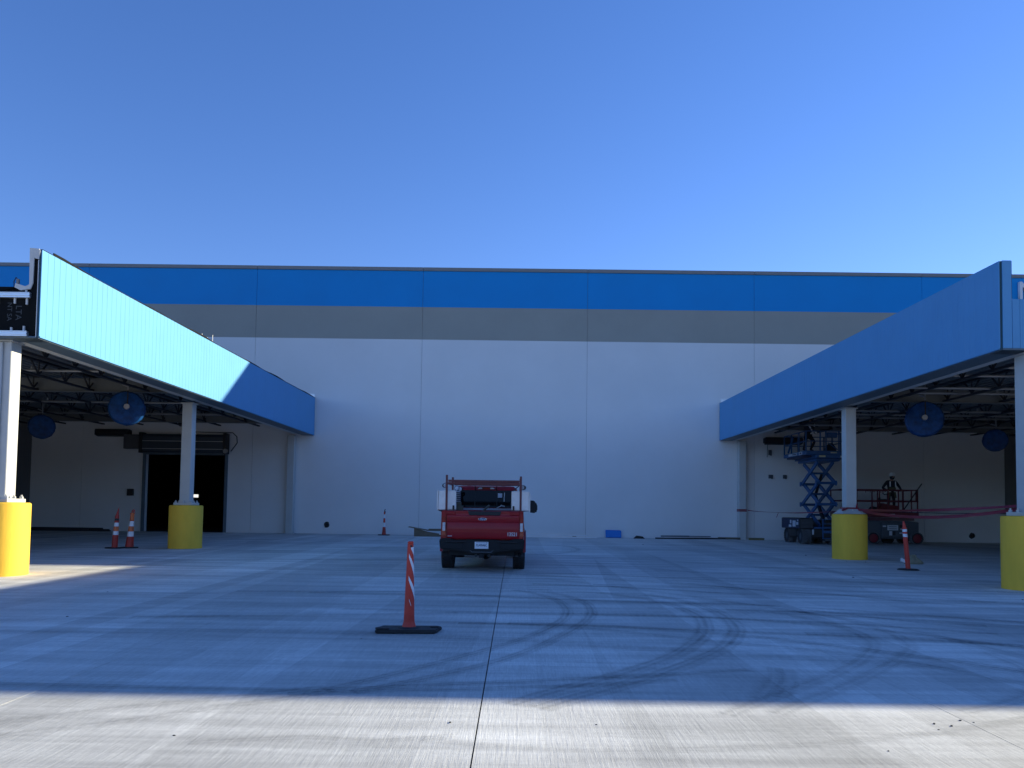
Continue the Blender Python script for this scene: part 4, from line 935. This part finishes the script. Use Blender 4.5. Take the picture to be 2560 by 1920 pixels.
clothes = [M['cloth_dark'], M['skin'], M['cloth_dark'], M['rubber']]

# ------------------------------------------------------------------ blue scissor lift
BX, BY, BR = 11.87, 32.2, 0.0
bz = gz(32.8)
lf = thing("scissor_lift", "blue rough terrain scissor lift raised to the ceiling under right canopy", "scissor lift", (BX, BY, bz), BR)
def lug_wheel(k, x, y, r, w, hub, h=.5, axis='Y'):
    ax = Matrix.Identity(4) if axis == 'Y' else Matrix.Rotation(PI / 2, 4, 'Z')
    B0 = Matrix.Translation((x, y, r)) @ ax; T = B0 @ Matrix.Rotation(PI / 2, 4, 'X')
    m = MB(); m.lathe([(r * h, -w / 2), (r * .9, -w / 2), (r * .96, -w / 2 + .04), (r * .96, w / 2 - .04), (r * .9, w / 2), (r * h, w / 2)], 28, T, close=False)
    o = m.build("wheel", M['rubber'], k, smooth=40)
    lg = MB()
    for i in range(20):
        a = 2 * PI * i / 20
        for s in (-1, 1):
            q = B0 @ Matrix.Rotation(a, 4, 'Y') @ Matrix.Translation((0, s * w * .25, r * .97)) @ Matrix.Rotation(s * .75, 4, 'Z')
            lg.box(-.018, .018, -w * .33, w * .33, -.015, .022, 0, q)
    lg.build("lug", M['tyre_lug'], o)
    rm = MB(); rm.lathe([(r * h, -w / 2 + .015), (r * (h - .06), -w / 2 + .045), (.06, -w / 2 + .025), (.002, -w / 2 + .025)], 20, T, close=False)
    rm.lathe([(.002, w / 2 - .025), (.06, w / 2 - .025), (r * (h - .06), w / 2 - .045), (r * h, w / 2 - .015)], 20, T, close=False)
    rm.build("rim", hub, o, smooth=40)
    return o
# long axis runs away from the camera; local x is the width, y the length
for x in (.30, 1.46):
    for y in (.34, 1.95): lug_wheel(lf, x, y, .33, .36, M['lift_grey'], .5, 'X')
MB().box(.02, .60, .10, 2.3, .64, 1.10).build("engine_cover", M['black'], lf, bevel=.03)
MB().box(.10, .50, .74, 1.55, .30, .639).build('fuel_tank', M['black'], lf, bevel=.02)
for q in range(7): MB().box(.06, .56, .088, .099, .67 + q * .055, .70 + q * .055).build("grille_slat", M['lift_grey'], lf)
MB().box(.5, 1.28, .06, 2.4, .28, .64).build("chassis", M['black'], lf, bevel=.02)
MB().box(.62, 1.72, .08, 2.4, .645, .72).build("chassis_deck", M['lift_blue'], lf, bevel=.01)
MB().box(1.25, 1.72, .5, 2.3, .721, 1.02).build("battery_cover", M['black'], lf, bevel=.03)
MB().box(.0, .018, .12, 2.2, .66, 1.06).build("side_plate", M['navy'], lf)
for a, b, c_, d_ in ((.2, .42, .80, .92), (.2, .3, .96, 1.02), (.5, .85, .72, .98), (1.0, 1.3, .70, .80), (1.0, 1.16, .85, 1.0)): MB().box(-.01, -.001, a, b, c_, d_).build("side_mark", M['decal'], lf)
MB().box(.52, .60, .05, .059, .40, .62).build("end_mark", M['decal'], lf)
la = thing("ladder", None, None); la.parent = lf
for x in (.96, 1.44): MB().box(x - .02, x + .02, .0, .04, .22, 1.06).build("ladder_rail", M['lift_blue'], la)
for z, h in ((1.045, .03), (.86, .03), (.72, .03), (.52, .10), (.26, .03)): MB().box(.982, 1.418, .0, .05, z - h / 2, z + h / 2).build("step", M['lift_blue'], la)
MB().box(1.06, 1.3, .06, .3, .14, .27).build("step_box", M['lift_grey'], lf)
zs = [.78, 1.68, 2.58, 3.48]; ya, yb = .32, 2.10
for x in (.87, 1.53):
    for q in range(3):
        for dirn in (0, 1):
            xx = x + (.075 if dirn else 0)
            p0 = (xx, ya if dirn else yb, zs[q]); p1 = (xx, yb if dirn else ya, zs[q + 1])
            MB().bar(p0, p1, .065, .17, up=(1, 0, 0)).build("scissor_arm", M['lift_blue'], lf, bevel=.012) if False else MB().bar(p0, p1, .065, .17).build("scissor_arm", M['lift_blue'], lf, bevel=.012)
for z in zs[1:3]:
    for y in (ya, yb):
        MB().cyl((.80, y, z), (1.68, y, z), .055, n=12).build("pivot_tube", M['lift_blue'], lf, smooth=40)
        for x in (.80, 1.64): MB().box(x - .02, x + .02, y - .07, y + .07, z - .10, z + .10).build("pivot_bracket", M['lift_blue'], lf, bevel=.01)
for q in range(3): MB().cyl((.82, (ya + yb) / 2, (zs[q] + zs[q + 1]) / 2), (1.66, (ya + yb) / 2, (zs[q] + zs[q + 1]) / 2), .045, n=10).build("pivot_tube", M['lift_blue'], lf, smooth=40)
MB().cyl((1.22, .6, 1.0), (1.22, 1.5, 2.05), .075, n=12).build("hydraulic_cylinder", M['black'], lf, smooth=40); MB().cyl((1.22, 1.5, 2.05), (1.22, .8, 2.95), .06, n=12).build("hydraulic_cylinder", M['black'], lf, smooth=40)
MB().box(.74, 1.76, .2, 2.25, 3.50, 3.60).build("platform_frame", M['lift_blue'], lf, bevel=.01)
MB().box(.62, 2.0, -.20, 2.3, 3.605, 3.74).build("platform_beam", M['lift_blue'], lf, bevel=.012)
MB().box(.16, 2.0, -.22, 2.42, 3.742, 3.90).build("platform", M['lift_blue'], lf, bevel=.015)
MB().box(.20, .60, .3, 2.1, 3.66, 3.739).build("extension_rail", M['navy'], lf)
rl = thing("guard_rail", None, None); rl.parent = lf
PZ, RZ = 3.90, 4.70
X0_, X1_, Y0_, Y1_ = .19, 1.97, -.19, 2.39
posts = [(X0_, Y0_), (.78, Y0_), (1.02, Y0_), (1.56, Y0_), (X1_, Y0_), (X0_, Y1_), (.8, Y1_), (1.4, Y1_), (X1_, Y1_), (X0_, .6), (X0_, 1.5), (X1_, .6), (X1_, 1.5)]
for x, y in posts: MB().box(x - .024, x + .024, y - .024, y + .024, PZ + .001, RZ).build("rail_post", M['lift_blue'], rl)
for z in (RZ + .02, 4.30):
    for p0, p1 in (((X0_, Y0_), (X1_, Y0_)), ((X0_, Y1_), (X1_, Y1_)), ((X0_, Y0_ + .03), (X0_, Y1_ - .03)), ((X1_, Y0_ + .03), (X1_, Y1_ - .03))): MB().bar((*p0, z), (*p1, z), .036).build("rail", M['lift_blue'], rl)
MB().bar((1.1, -.2, 4.24), (1.5, -.2, 3.95), .03).build("rail_brace", M['lift_blue'], rl)
MB().bar((X0_, 1.9, 3.95), (X0_, 1.3, 4.6), .06).build("rail_brace", M['lift_blue'], rl)
for x0, x1, z0, z1, m in ((.72, .98, 3.63, 3.71, 'decal_y'), (1.60, 1.80, 3.63, 3.70, 'decal'), (1.2, 1.45, 3.80, 3.85, 'decal_y')): MB().box(x0, x1, -.235, -.222, z0, z1).build("decal", M[m], lf)
MB().box(.148, .158, .75, 1.75, 3.77, 3.87).build("name_decal", M['decal'], lf); MB().box(.145, .1475, .8, 1.3, 3.80, 3.84).build("name_mark", M['navy'], lf); MB().box(.148, .158, .15, .5, 3.76, 3.88).build("square_decal", M['decal'], lf); MB().box(.145, .1475, .23, .42, 3.79, 3.85).build("name_mark", M['navy'], lf)
MB().box(1.10, 1.52, -.17, .0, 4.46, 4.68).build("control_box", M['lift_blue'], lf, bevel=.02)
def lw(x, y, z):  # lift local to world
    return (BX + x, BY + y, bz + z)
bag = MB(); bag.lathe([(.22, 0), (.23, .10), (.17, .22), (.09, .32), (.03, .34)], 14); bag.v = [tuple(Vector(p) * (1 + random.uniform(-.06, .06))) for p in bag.v]
tag(bag.build("tool_bag", M['cloth_dark'], None, lw(1.36, .15, 3.905), smooth=50), "lumpy dark tool bag on the raised blue platform", "bag")
tg2 = MB(); tg2.bar((0, 0, 0), (.36, .1, .02), .12, .05); tg2.bar((.02, 0, .0), (-.12, 0, -.12), .03)
tag(tg2.build("power_tool", M['black'], None, lw(.82, -.19, 4.765), bevel=.01), "dark power tool resting on top rail of the blue lift", "power tool")
tag(MB().prism([(0, 0), (.46, .06), (.5, .12), (.3, .2), (.05, .16)], 1, 0, .12).build("conduit_fitting", M['lift_grey'], None, lw(1.28, -.22, 4.745)), "grey fitting lying across the top rail of blue lift", "fitting")
# worker in the blue lift: bent under the ceiling
J, R_, B = figure(lean=.35, hips=.70, hands=((-.2, -.42, 1.16), (.28, -.30, 1.12)), feet=((-.16, .05, .06), (.16, .05, .06)), knees=((-.2, -.18, .42), (.2, -.18, .42)), head_fwd=.03)
wk = person("worker in dark clothes with bright reflective straps bent under the ceiling in blue lift", lw(.55, .55, 3.902), .15, J, R_, B, clothes)
helmet(wk, Vector(J['head']) + Vector((0, 0, .045)), M['helmet_dk']); eyes(wk, J['head'])
def strap(k, p0, p1, w=.05):
    MB().bar(p0, p1, w, .012, up=(0, -1, .2)).build("reflective_strap", M['refl'], k)
c_ = Vector(J['chest'])
for a, b in (((-.16, -.20, .05), (-.07, -.22, -.11)), ((-.05, -.22, -.14), (.02, -.21, -.26)), ((.12, -.20, .09), (.08, -.22, -.02)), ((.02, -.21, -.28), (-.07, -.21, -.34)), ((.06, -.21, -.32), (.10, -.20, -.36)), ((.13, -.20, -.28), (.24, -.17, -.28))):
    strap(wk, c_ + Vector(a), c_ + Vector(b), .06)

# ------------------------------------------------------------------ red scissor lift
RX, RY = 14.12, 33.3; rz = gz(33.6)
rf = thing("scissor_lift", "dark red scissor lift lowered behind the yellow pier on the right", "scissor lift", (RX, RY, rz))
for x in (1.32, 3.2):
    for y in (.1, 1.25): lug_wheel(rf, x, y, .255, .22, M['rim_red'], .74)
MB().prism([(1.05, .62), (1.10, .30), (1.62, .28), (1.66, .22), (2.86, .22), (2.95, .28), (3.35, .40), (3.35, .95), (3.05, 1.0), (1.05, 1.0)], 1, .16, 1.2).build("chassis", M['lift_grey'], rf, bevel=.02)
MB().box(1.70, 2.82, .06, .158, .30, .92).build("side_tray", M['lift_grey'], rf, bevel=.015)
MB().box(3.36, 3.40, .3, 1.0, .6, .9).build("end_guard", M['lift_grey'], rf)
MB().lathe([(.24, -.1), (.24, .1)], 24, Matrix.Translation((2.35, .9, .22)) @ Matrix.Rotation(PI / 2, 4, 'X')).build("pothole_guard", M['rubber'], rf)
for x0, x1, z0, z1 in ((1.94, 2.4, .60, .82), (1.74, 1.88, .74, .80), (2.5, 2.62, .62, .68), (2.46, 2.72, .45, .51), (2.02, 2.14, .38, .56)):
    o = MB().box(x0, x1, .045, .058, z0, z1).build("placard", M['decal'], rf)
    if x1 - x0 > .4:
        for z in (.75, .665): MB().box(x0 + .05, x1 - .05, .043, .0448, z - .014, z + .014).build("placard_line", M['lift_grey'], o)
MB().box(2.16, 2.28, .045, .058, .38, .56).build("socket_panel", M['black'], rf); MB().box(2.46, 2.64, .045, .058, .72, .84).build("socket_panel", M['black'], rf)
# folded scissor pack and deck
for q in range(3): MB().box(1.25, 3.2, .25, 1.1, 1.02 + q * .045, 1.05 + q * .045).build("folded_arm", M['lift_red'], rf)
MB().box(.0, 3.28, .0, 1.35, 1.16, 1.40).build("platform", M['lift_red'], rf, bevel=.012)
MB().box(1.72, 2.24, -.01, -.001, 1.285, 1.305).build("pale_strip", M['decal'], rf)
rr_ = thing("guard_rail", None, None); rr_.parent = rf
for x in (.02, .62, 1.28, 1.52, 1.98, 2.42, 2.62, 2.98, 3.24):
    MB().box(x - .022, x + .022, .02, .06, 1.401, 2.32).build("rail_post", M['lift_red'], rr_)
for x in (.02, 1.1, 2.2, 3.24): MB().box(x - .02, x + .02, 1.29, 1.33, 1.401, 2.32).build("rail_post", M['lift_red'], rr_)
for z, h in ((2.34, .045), (1.86, .06)):
    for a, b in (((0, .04), (3.27, .04)), ((0, 1.31), (3.27, 1.31)), ((.02, .06), (.02, 1.29)), ((3.24, .06), (3.24, 1.29))): MB().bar((*a, z), (*b, z), .04, h).build("rail", M['lift_red'], rr_)
MB().box(3.16, 3.25, .02, .06, 1.85, 2.3).build("rail_panel", M['lift_red'], rr_)
hk = MB()
for q in range(14): hk.box(1.0 + q * .065, 1.02 + q * .065, .02, .05, 2.315 - random.uniform(.05, .11), 2.32)
hk.build("hanging_hook", M['lift_red'], rr_)
MB().tube([(1.72, .02, 2.2), (1.80, .01, 2.14), (1.92, .02, 2.16)], .02, 6).build("hanging_cable", M['black'], rr_)
pl = MB(); pl.bar((2.56, -.03, 1.42), (3.38, -.06, 2.62), .05, .035); tag(pl.build("timber", M['lumber_dk'], None, (RX, RY, rz)), "dark pole leaning diagonally over the red lift's rail", "pole")
bn = MB(); bn.prism([(0, 0), (1.0, 0), (.98, .26), (.55, .30), (.3, .38), (.22, .2), (.0, .14)], 1, 0, .5); tag(bn.build("material_bin", mat("maroon_bin", (.16, .015, .02), .6), None, (RX + 1.62, RY + .35, rz + 1.402), bevel=.02), "maroon bin of material on the red lift platform", "bin")
tb2 = MB(); tb2.lathe([(.18, 0), (.2, .1), (.12, .2), (.02, .22)], 12); tag(tb2.build("tool_bag", M['cloth_dark'], None, (RX + 1.44, RY + .3, rz + 1.402), smooth=50), "small dark bag on red lift platform beside the maroon bin", "bag")
tag(MB().box(0, .42, 0, .3, 0, .05).box(.02, .1, .05, .25, .051, .16).box(.12, .38, .05, .25, .051, .09).build("tool_tray", M['black'], None, (RX + 1.98, RY + .9, rz + 1.87)), "dark tray hung on the far rail of red lift", "tray")
J, R_, B = figure(lean=.12, hips=.86, hands=((-.33, -.30, .98), (.33, -.30, .98)), elbows=((-.40, -.04, 1.06), (.40, -.04, 1.06)), head_fwd=.06)
wk2 = person("worker in white hard hat and dark clothes leaning on the red lift's rail", (RX + 2.28, RY + .42, rz + 1.402), 0, J, R_, B, clothes, .97)
helmet(wk2, (Vector(J['head']) + Vector((0, -.01, .05))) * .97, M['helmet'], .125); eyes(wk2, Vector(J['head']) * .97)
hb_ = MB(); hd_ = Vector(J['head']) * .97; hb_.lathe([(.07, -.11), (.1, -.04), (.104, .02)], 18, Matrix.Translation(hd_ + Vector((0, .015, 0)))); hb_.build("hood", M['cloth_dark'], wk2, smooth=50)
c_ = Vector(J['chest']) * .97
for s in (-1, 1):
    strap(wk2, c_ + Vector((.115 * s, -.135, .10)), c_ + Vector((.12 * s, -.14, -.13)), .04)
    strap(wk2, Vector((.12 * s - .05, -.14, .86)), Vector((.12 * s + .06, -.14, .86)), .05)
MB().box(-.16, .16, -.15, -.1, .93, 1.06).build("harness_belt", M['cloth_hivis'], wk2, bevel=.02)
for s in (-1, 1): MB().bar((.1 * s, -.14, .86), (.15 * s, -.13, .6), .07, .03).build("harness_strap", M['cloth_hivis'], wk2)

# ------------------------------------------------------------------ barrier tape and rope
def ribbon(pts, w, name, label, cat, m, twist=2.0, sag=.0):
    P = []
    for a, b in zip(pts, pts[1:]):
        a = Vector(a); b = Vector(b); n = 24
        for i in range(n): t = i / n; p = a.lerp(b, t); p.z -= sag * 4 * t * (1 - t); P.append(p)
    P.append(Vector(pts[-1])); vs = []; fs = []
    for i, p in enumerate(P):
        d = (P[min(i + 1, len(P) - 1)] - P[max(0, i - 1)]).normalized(); a = twist * math.sin(i * .21) * .6
        side = Vector((0, 0, 1)) * math.cos(a) + d.cross(Vector((0, 0, 1))).normalized() * math.sin(a); nn = d.cross(side).normalized() * .0015
        vs += [p - side * w / 2 - nn, p + side * w / 2 - nn, p + side * w / 2 + nn, p - side * w / 2 + nn]
        if i:
            o = 4 * i; fs += [(o - 4 + k, o - 4 + (k + 1) % 4, o + (k + 1) % 4, o + k) for k in range(4)]
    return tag(MB().add(vs, fs).build(name, m, None, smooth=60), label, cat)
ribbon([(10.72, 35.6, 1.36), (10.42, 23.85, 1.36)], .04, "barrier_tape", "thin red barrier tape from wall column to the pier between the lifts", "barrier tape", M['tape'], 2.2, .10)
ribbon([(10.40, 23.5, 1.37), (10.40, 15.6, 1.46)], .07, "barrier_tape", "wide red barrier tape stretched between the two right piers", "barrier tape", M['tape'], 1.2, .06)
ribbon([(10.52, 23.5, 1.34), (10.46, 15.7, 1.42)], .08, "barrier_tape", "lower sagging red barrier tape between the two right piers", "barrier tape", M['tape'], .5, .20)
ribbon([(10.62, 23.5, 1.38), (10.52, 15.7, 1.30)], .02, "rope", "thin black rope strung beside the red tape between right piers", "rope", M['rope'], 0.2, .05)
kn = MB()
for z in (1.30, 1.36): kn.box(10.5 - .18, 10.5 + .18, 35.63, 35.972, z, z + .05)
tag(kn.build("tape_wrap", M['tape'], None), "red tape wrapped round the slim wall column on the right", "tape wrap")
kn = MB(); kn.box(-.2, .2, -.2, .2, 0, .04); kn.bar((.12, -.2, .0), (.13, -.24, .16), .03); kn.bar((-.15, -.2, .02), (-.34, -.3, -.05), .05); tag(kn.build("tape_wrap", M['tape'], None, (10.23, 23.65, 1.40)), "red tape knotted round column base between the lifts", "tape wrap")
fl_ = MB(); fl_.bar((0, 0, 0), (-.08, 0, -.2), .05, .006); tag(fl_.build("tape_end", M['tape'], None, (10.63, 31.2, 1.27)), "loose end of red tape hanging left of the blue lift", "tape end")

# ------------------------------------------------------------------ debris along the wall
def pile(label, x, y, name, cat, build): k = thing(name, label, cat, (x, y, gz(y))); build(k); return k
def lumber_left(k):
    r = random.Random(5)
    for i in range(9):
        l = r.uniform(2.2, 3.9); x = r.uniform(0, 3.9 - l); z = .03 + .055 * (i // 3); y = .11 * (i % 3)
        MB().box(x, x + l, y, y + .1, z - .03, z + .022).build("profile", M['lumber_dk'], k)
pile("low stack of dark profiles on floor under the left canopy's back wall", -22.6, 35.3, "profile_stack", "profile stack", lumber_left)
cb_ = thing("cardboard_box", "flattened brown cardboard box with open flap on ground left of truck", "cardboard box", (-4.55, 34.6, gz(34.6)), .05)
MB().prism([(.0, .0), (2.4, .0), (2.4, .10), (1.2, .13), (.62, .22), (.06, .38), (.0, .36)], 1, 0, .012).build("front_side", M['cardboard'], cb_)
MB().prism([(.5, .24), (2.4, .24), (2.4, .34), (.65, .34)], 1, .55, .562).build("back_side", M['cardboard'], cb_)
MB().box(.0, 2.4, .013, .549, .0, .012).build("bottom", M['cardboard'], cb_); MB().box(.0, .012, .013, .55, .012, .36).build("end_side", M['cardboard'], cb_)
fp = MB(); fp.add([(-.28, -.05, .42), (.62, -.1, .27), (.66, .2, .30), (-.22, .22, .45), (-.28, -.05, .41), (.62, -.1, .26), (.66, .2, .29), (-.22, .22, .44)], [(0, 1, 2, 3), (7, 6, 5, 4), (0, 4, 5, 1), (1, 5, 6, 2), (2, 6, 7, 3), (3, 7, 4, 0)]); fp.build("flap", M['cardboard'], cb_)
tag(MB().bar((0, 0, .12), (1.6, -.1, .05), .09, .03).build("timber", M['galv'], None, (-3.4, 34.5, gz(34.5))), "pale metal strip sticking out of the cardboard box", "metal strip")
def studs(k):
    for x0, x1, y, z in ((0, 4.6, .0, .10), (.9, 4.95, -.5, .03)):
        m = MB(); m.box(x0, x1, y, y + .09, z - .025, z - .02); m.box(x0, x1, y, y + .005, z - .02, z + .03); m.box(x0, x1, y + .085, y + .09, z - .02, z + .03); m.build("stud", M['galv'], k)
    for x in (.6, 3.9): MB().box(x, x + .15, -.1, .3, .0, .072).build("support_block", M['lumber'], k)
pile("pair of long bright metal studs lying on ground right of the truck", -1.25, 35.5, "metal_stud_pair", "metal studs", studs)
bs = thing("plastic_bin", "bright blue plastic bin lid leaning against the white wall", "bin lid", (4.55, 35.72, gz(35.7)), 0, rotx=-.22)
MB().prism([(-.36, .02), (.36, .02), (.37, .30), (.33, .37), (-.37, .38)], 1, 0, .05).build("lid", M['blue_sheet'], bs, bevel=.01, seg=2); MB().box(-.36, .36, -.012, -.001, .33, .35).build("rim", M['blue_sheet'], bs)
def boards(k):
    for x0, x1, y, z, h, m in ((.0, 3.2, 0, .03, .06, 'lumber_dk'), (.3, 1.6, .25, .12, .05, 'lift_grey'), (1.5, 2.6, .3, .13, .03, 'lift_grey'), (2.9, 3.9, .05, .08, .09, 'lumber'), (.4, 3.0, .02, .075, .03, 'galv')):
        MB().box(x0, x1, y, y + .14, z - h / 2, z + h / 2, T=Matrix.Rotation(random.uniform(-.01, .01), 4, 'Y')).build("board", M[m], k)
pile("low stack of mixed boards on ground along wall left of right wall column", 6.45, 35.45, "board_stack", "board stack", boards)
tag(MB().prism([(0, 0), (.5, .0), (.4, .1), (.15, .13)], 1, 0, .3).build("scrap", M['debris'], None, (5.45, 35.4, gz(35.4))), "small dark scrap by wall between blue lid and boards", "scrap")
tag(MB().box(0, .7, 0, .1, .0, .1).build("timber", mat("yellowish_timber", (.2, .16, .07), .8), None, (10.75, 35.5, gz(35.5) + .001)), "short tan timber at foot of wall right of taped wall column", "timber")
# sack behind the right delineator
sc_ = MB(); sc_.lathe([(.34, 0), (.38, .06), (.30, .16), (.16, .24), (.05, .28)], 18, Matrix.Diagonal((1.15, .7, 1, 1))); rr = random.Random(2)
sc_.v = [(x * (1 + rr.uniform(-.12, .12)) + .25 * z, y * (1 + rr.uniform(-.12, .12)), z * (1 - 1.2 * max(0, x)) * (1 + rr.uniform(-.25, .25))) for x, y, z in sc_.v]
sk_ = thing("sack", "crumpled tan sack lying behind the slim right delineator", "sack", (11.25, 21.9, gz(21.9)))
sk_.scale = (.62, .62, .85); sc_.build("cloth", M['sack'], sk_); MB().prism([(-.56, .08), (-.40, .03), (-.40, .13), (-.55, .20)], 1, -.12, .0).build("paper_end", M['white'], sk_)
# loose bits on the ground
rb = random.Random(11)
bits = [(-2.26, 5.2), (.6, 5.6), (-.45, 5.6), (2.45, 5.1), (3.1, 5.75), (3.2, 5.7), (3.05, 5.6), (3.35, 5.85), (3.42, 5.8), (2.9, 4.72), (2.95, 4.7), (-1.75, 8.9), (-5.9, 10.2), (8.9, 13.6), (-6.8, 12.9), (7.6, 17.4), (1.9, 26.0), (-2.5, 27.5), (5.0, 30.2), (9.6, 22.4), (10.1, 22.3), (9.4, 25.0)]
for i, (x, y) in enumerate(bits):
    q = rb.uniform(.0025, .005) * (1 + y / 10); m = MB(); m.lathe([(q, 0), (q * 1.2, q * .4), (q * .4, q * .9)], 7, Matrix.Diagonal((1.8, 1, 1, 1))); m.v = [tuple(Vector(p) * rb.uniform(.8, 1.2)) for p in m.v]
    o = m.build("crumb", M['debris'], ground, (x, (y - 36), .001), (0, 0, rb.uniform(0, 6)))
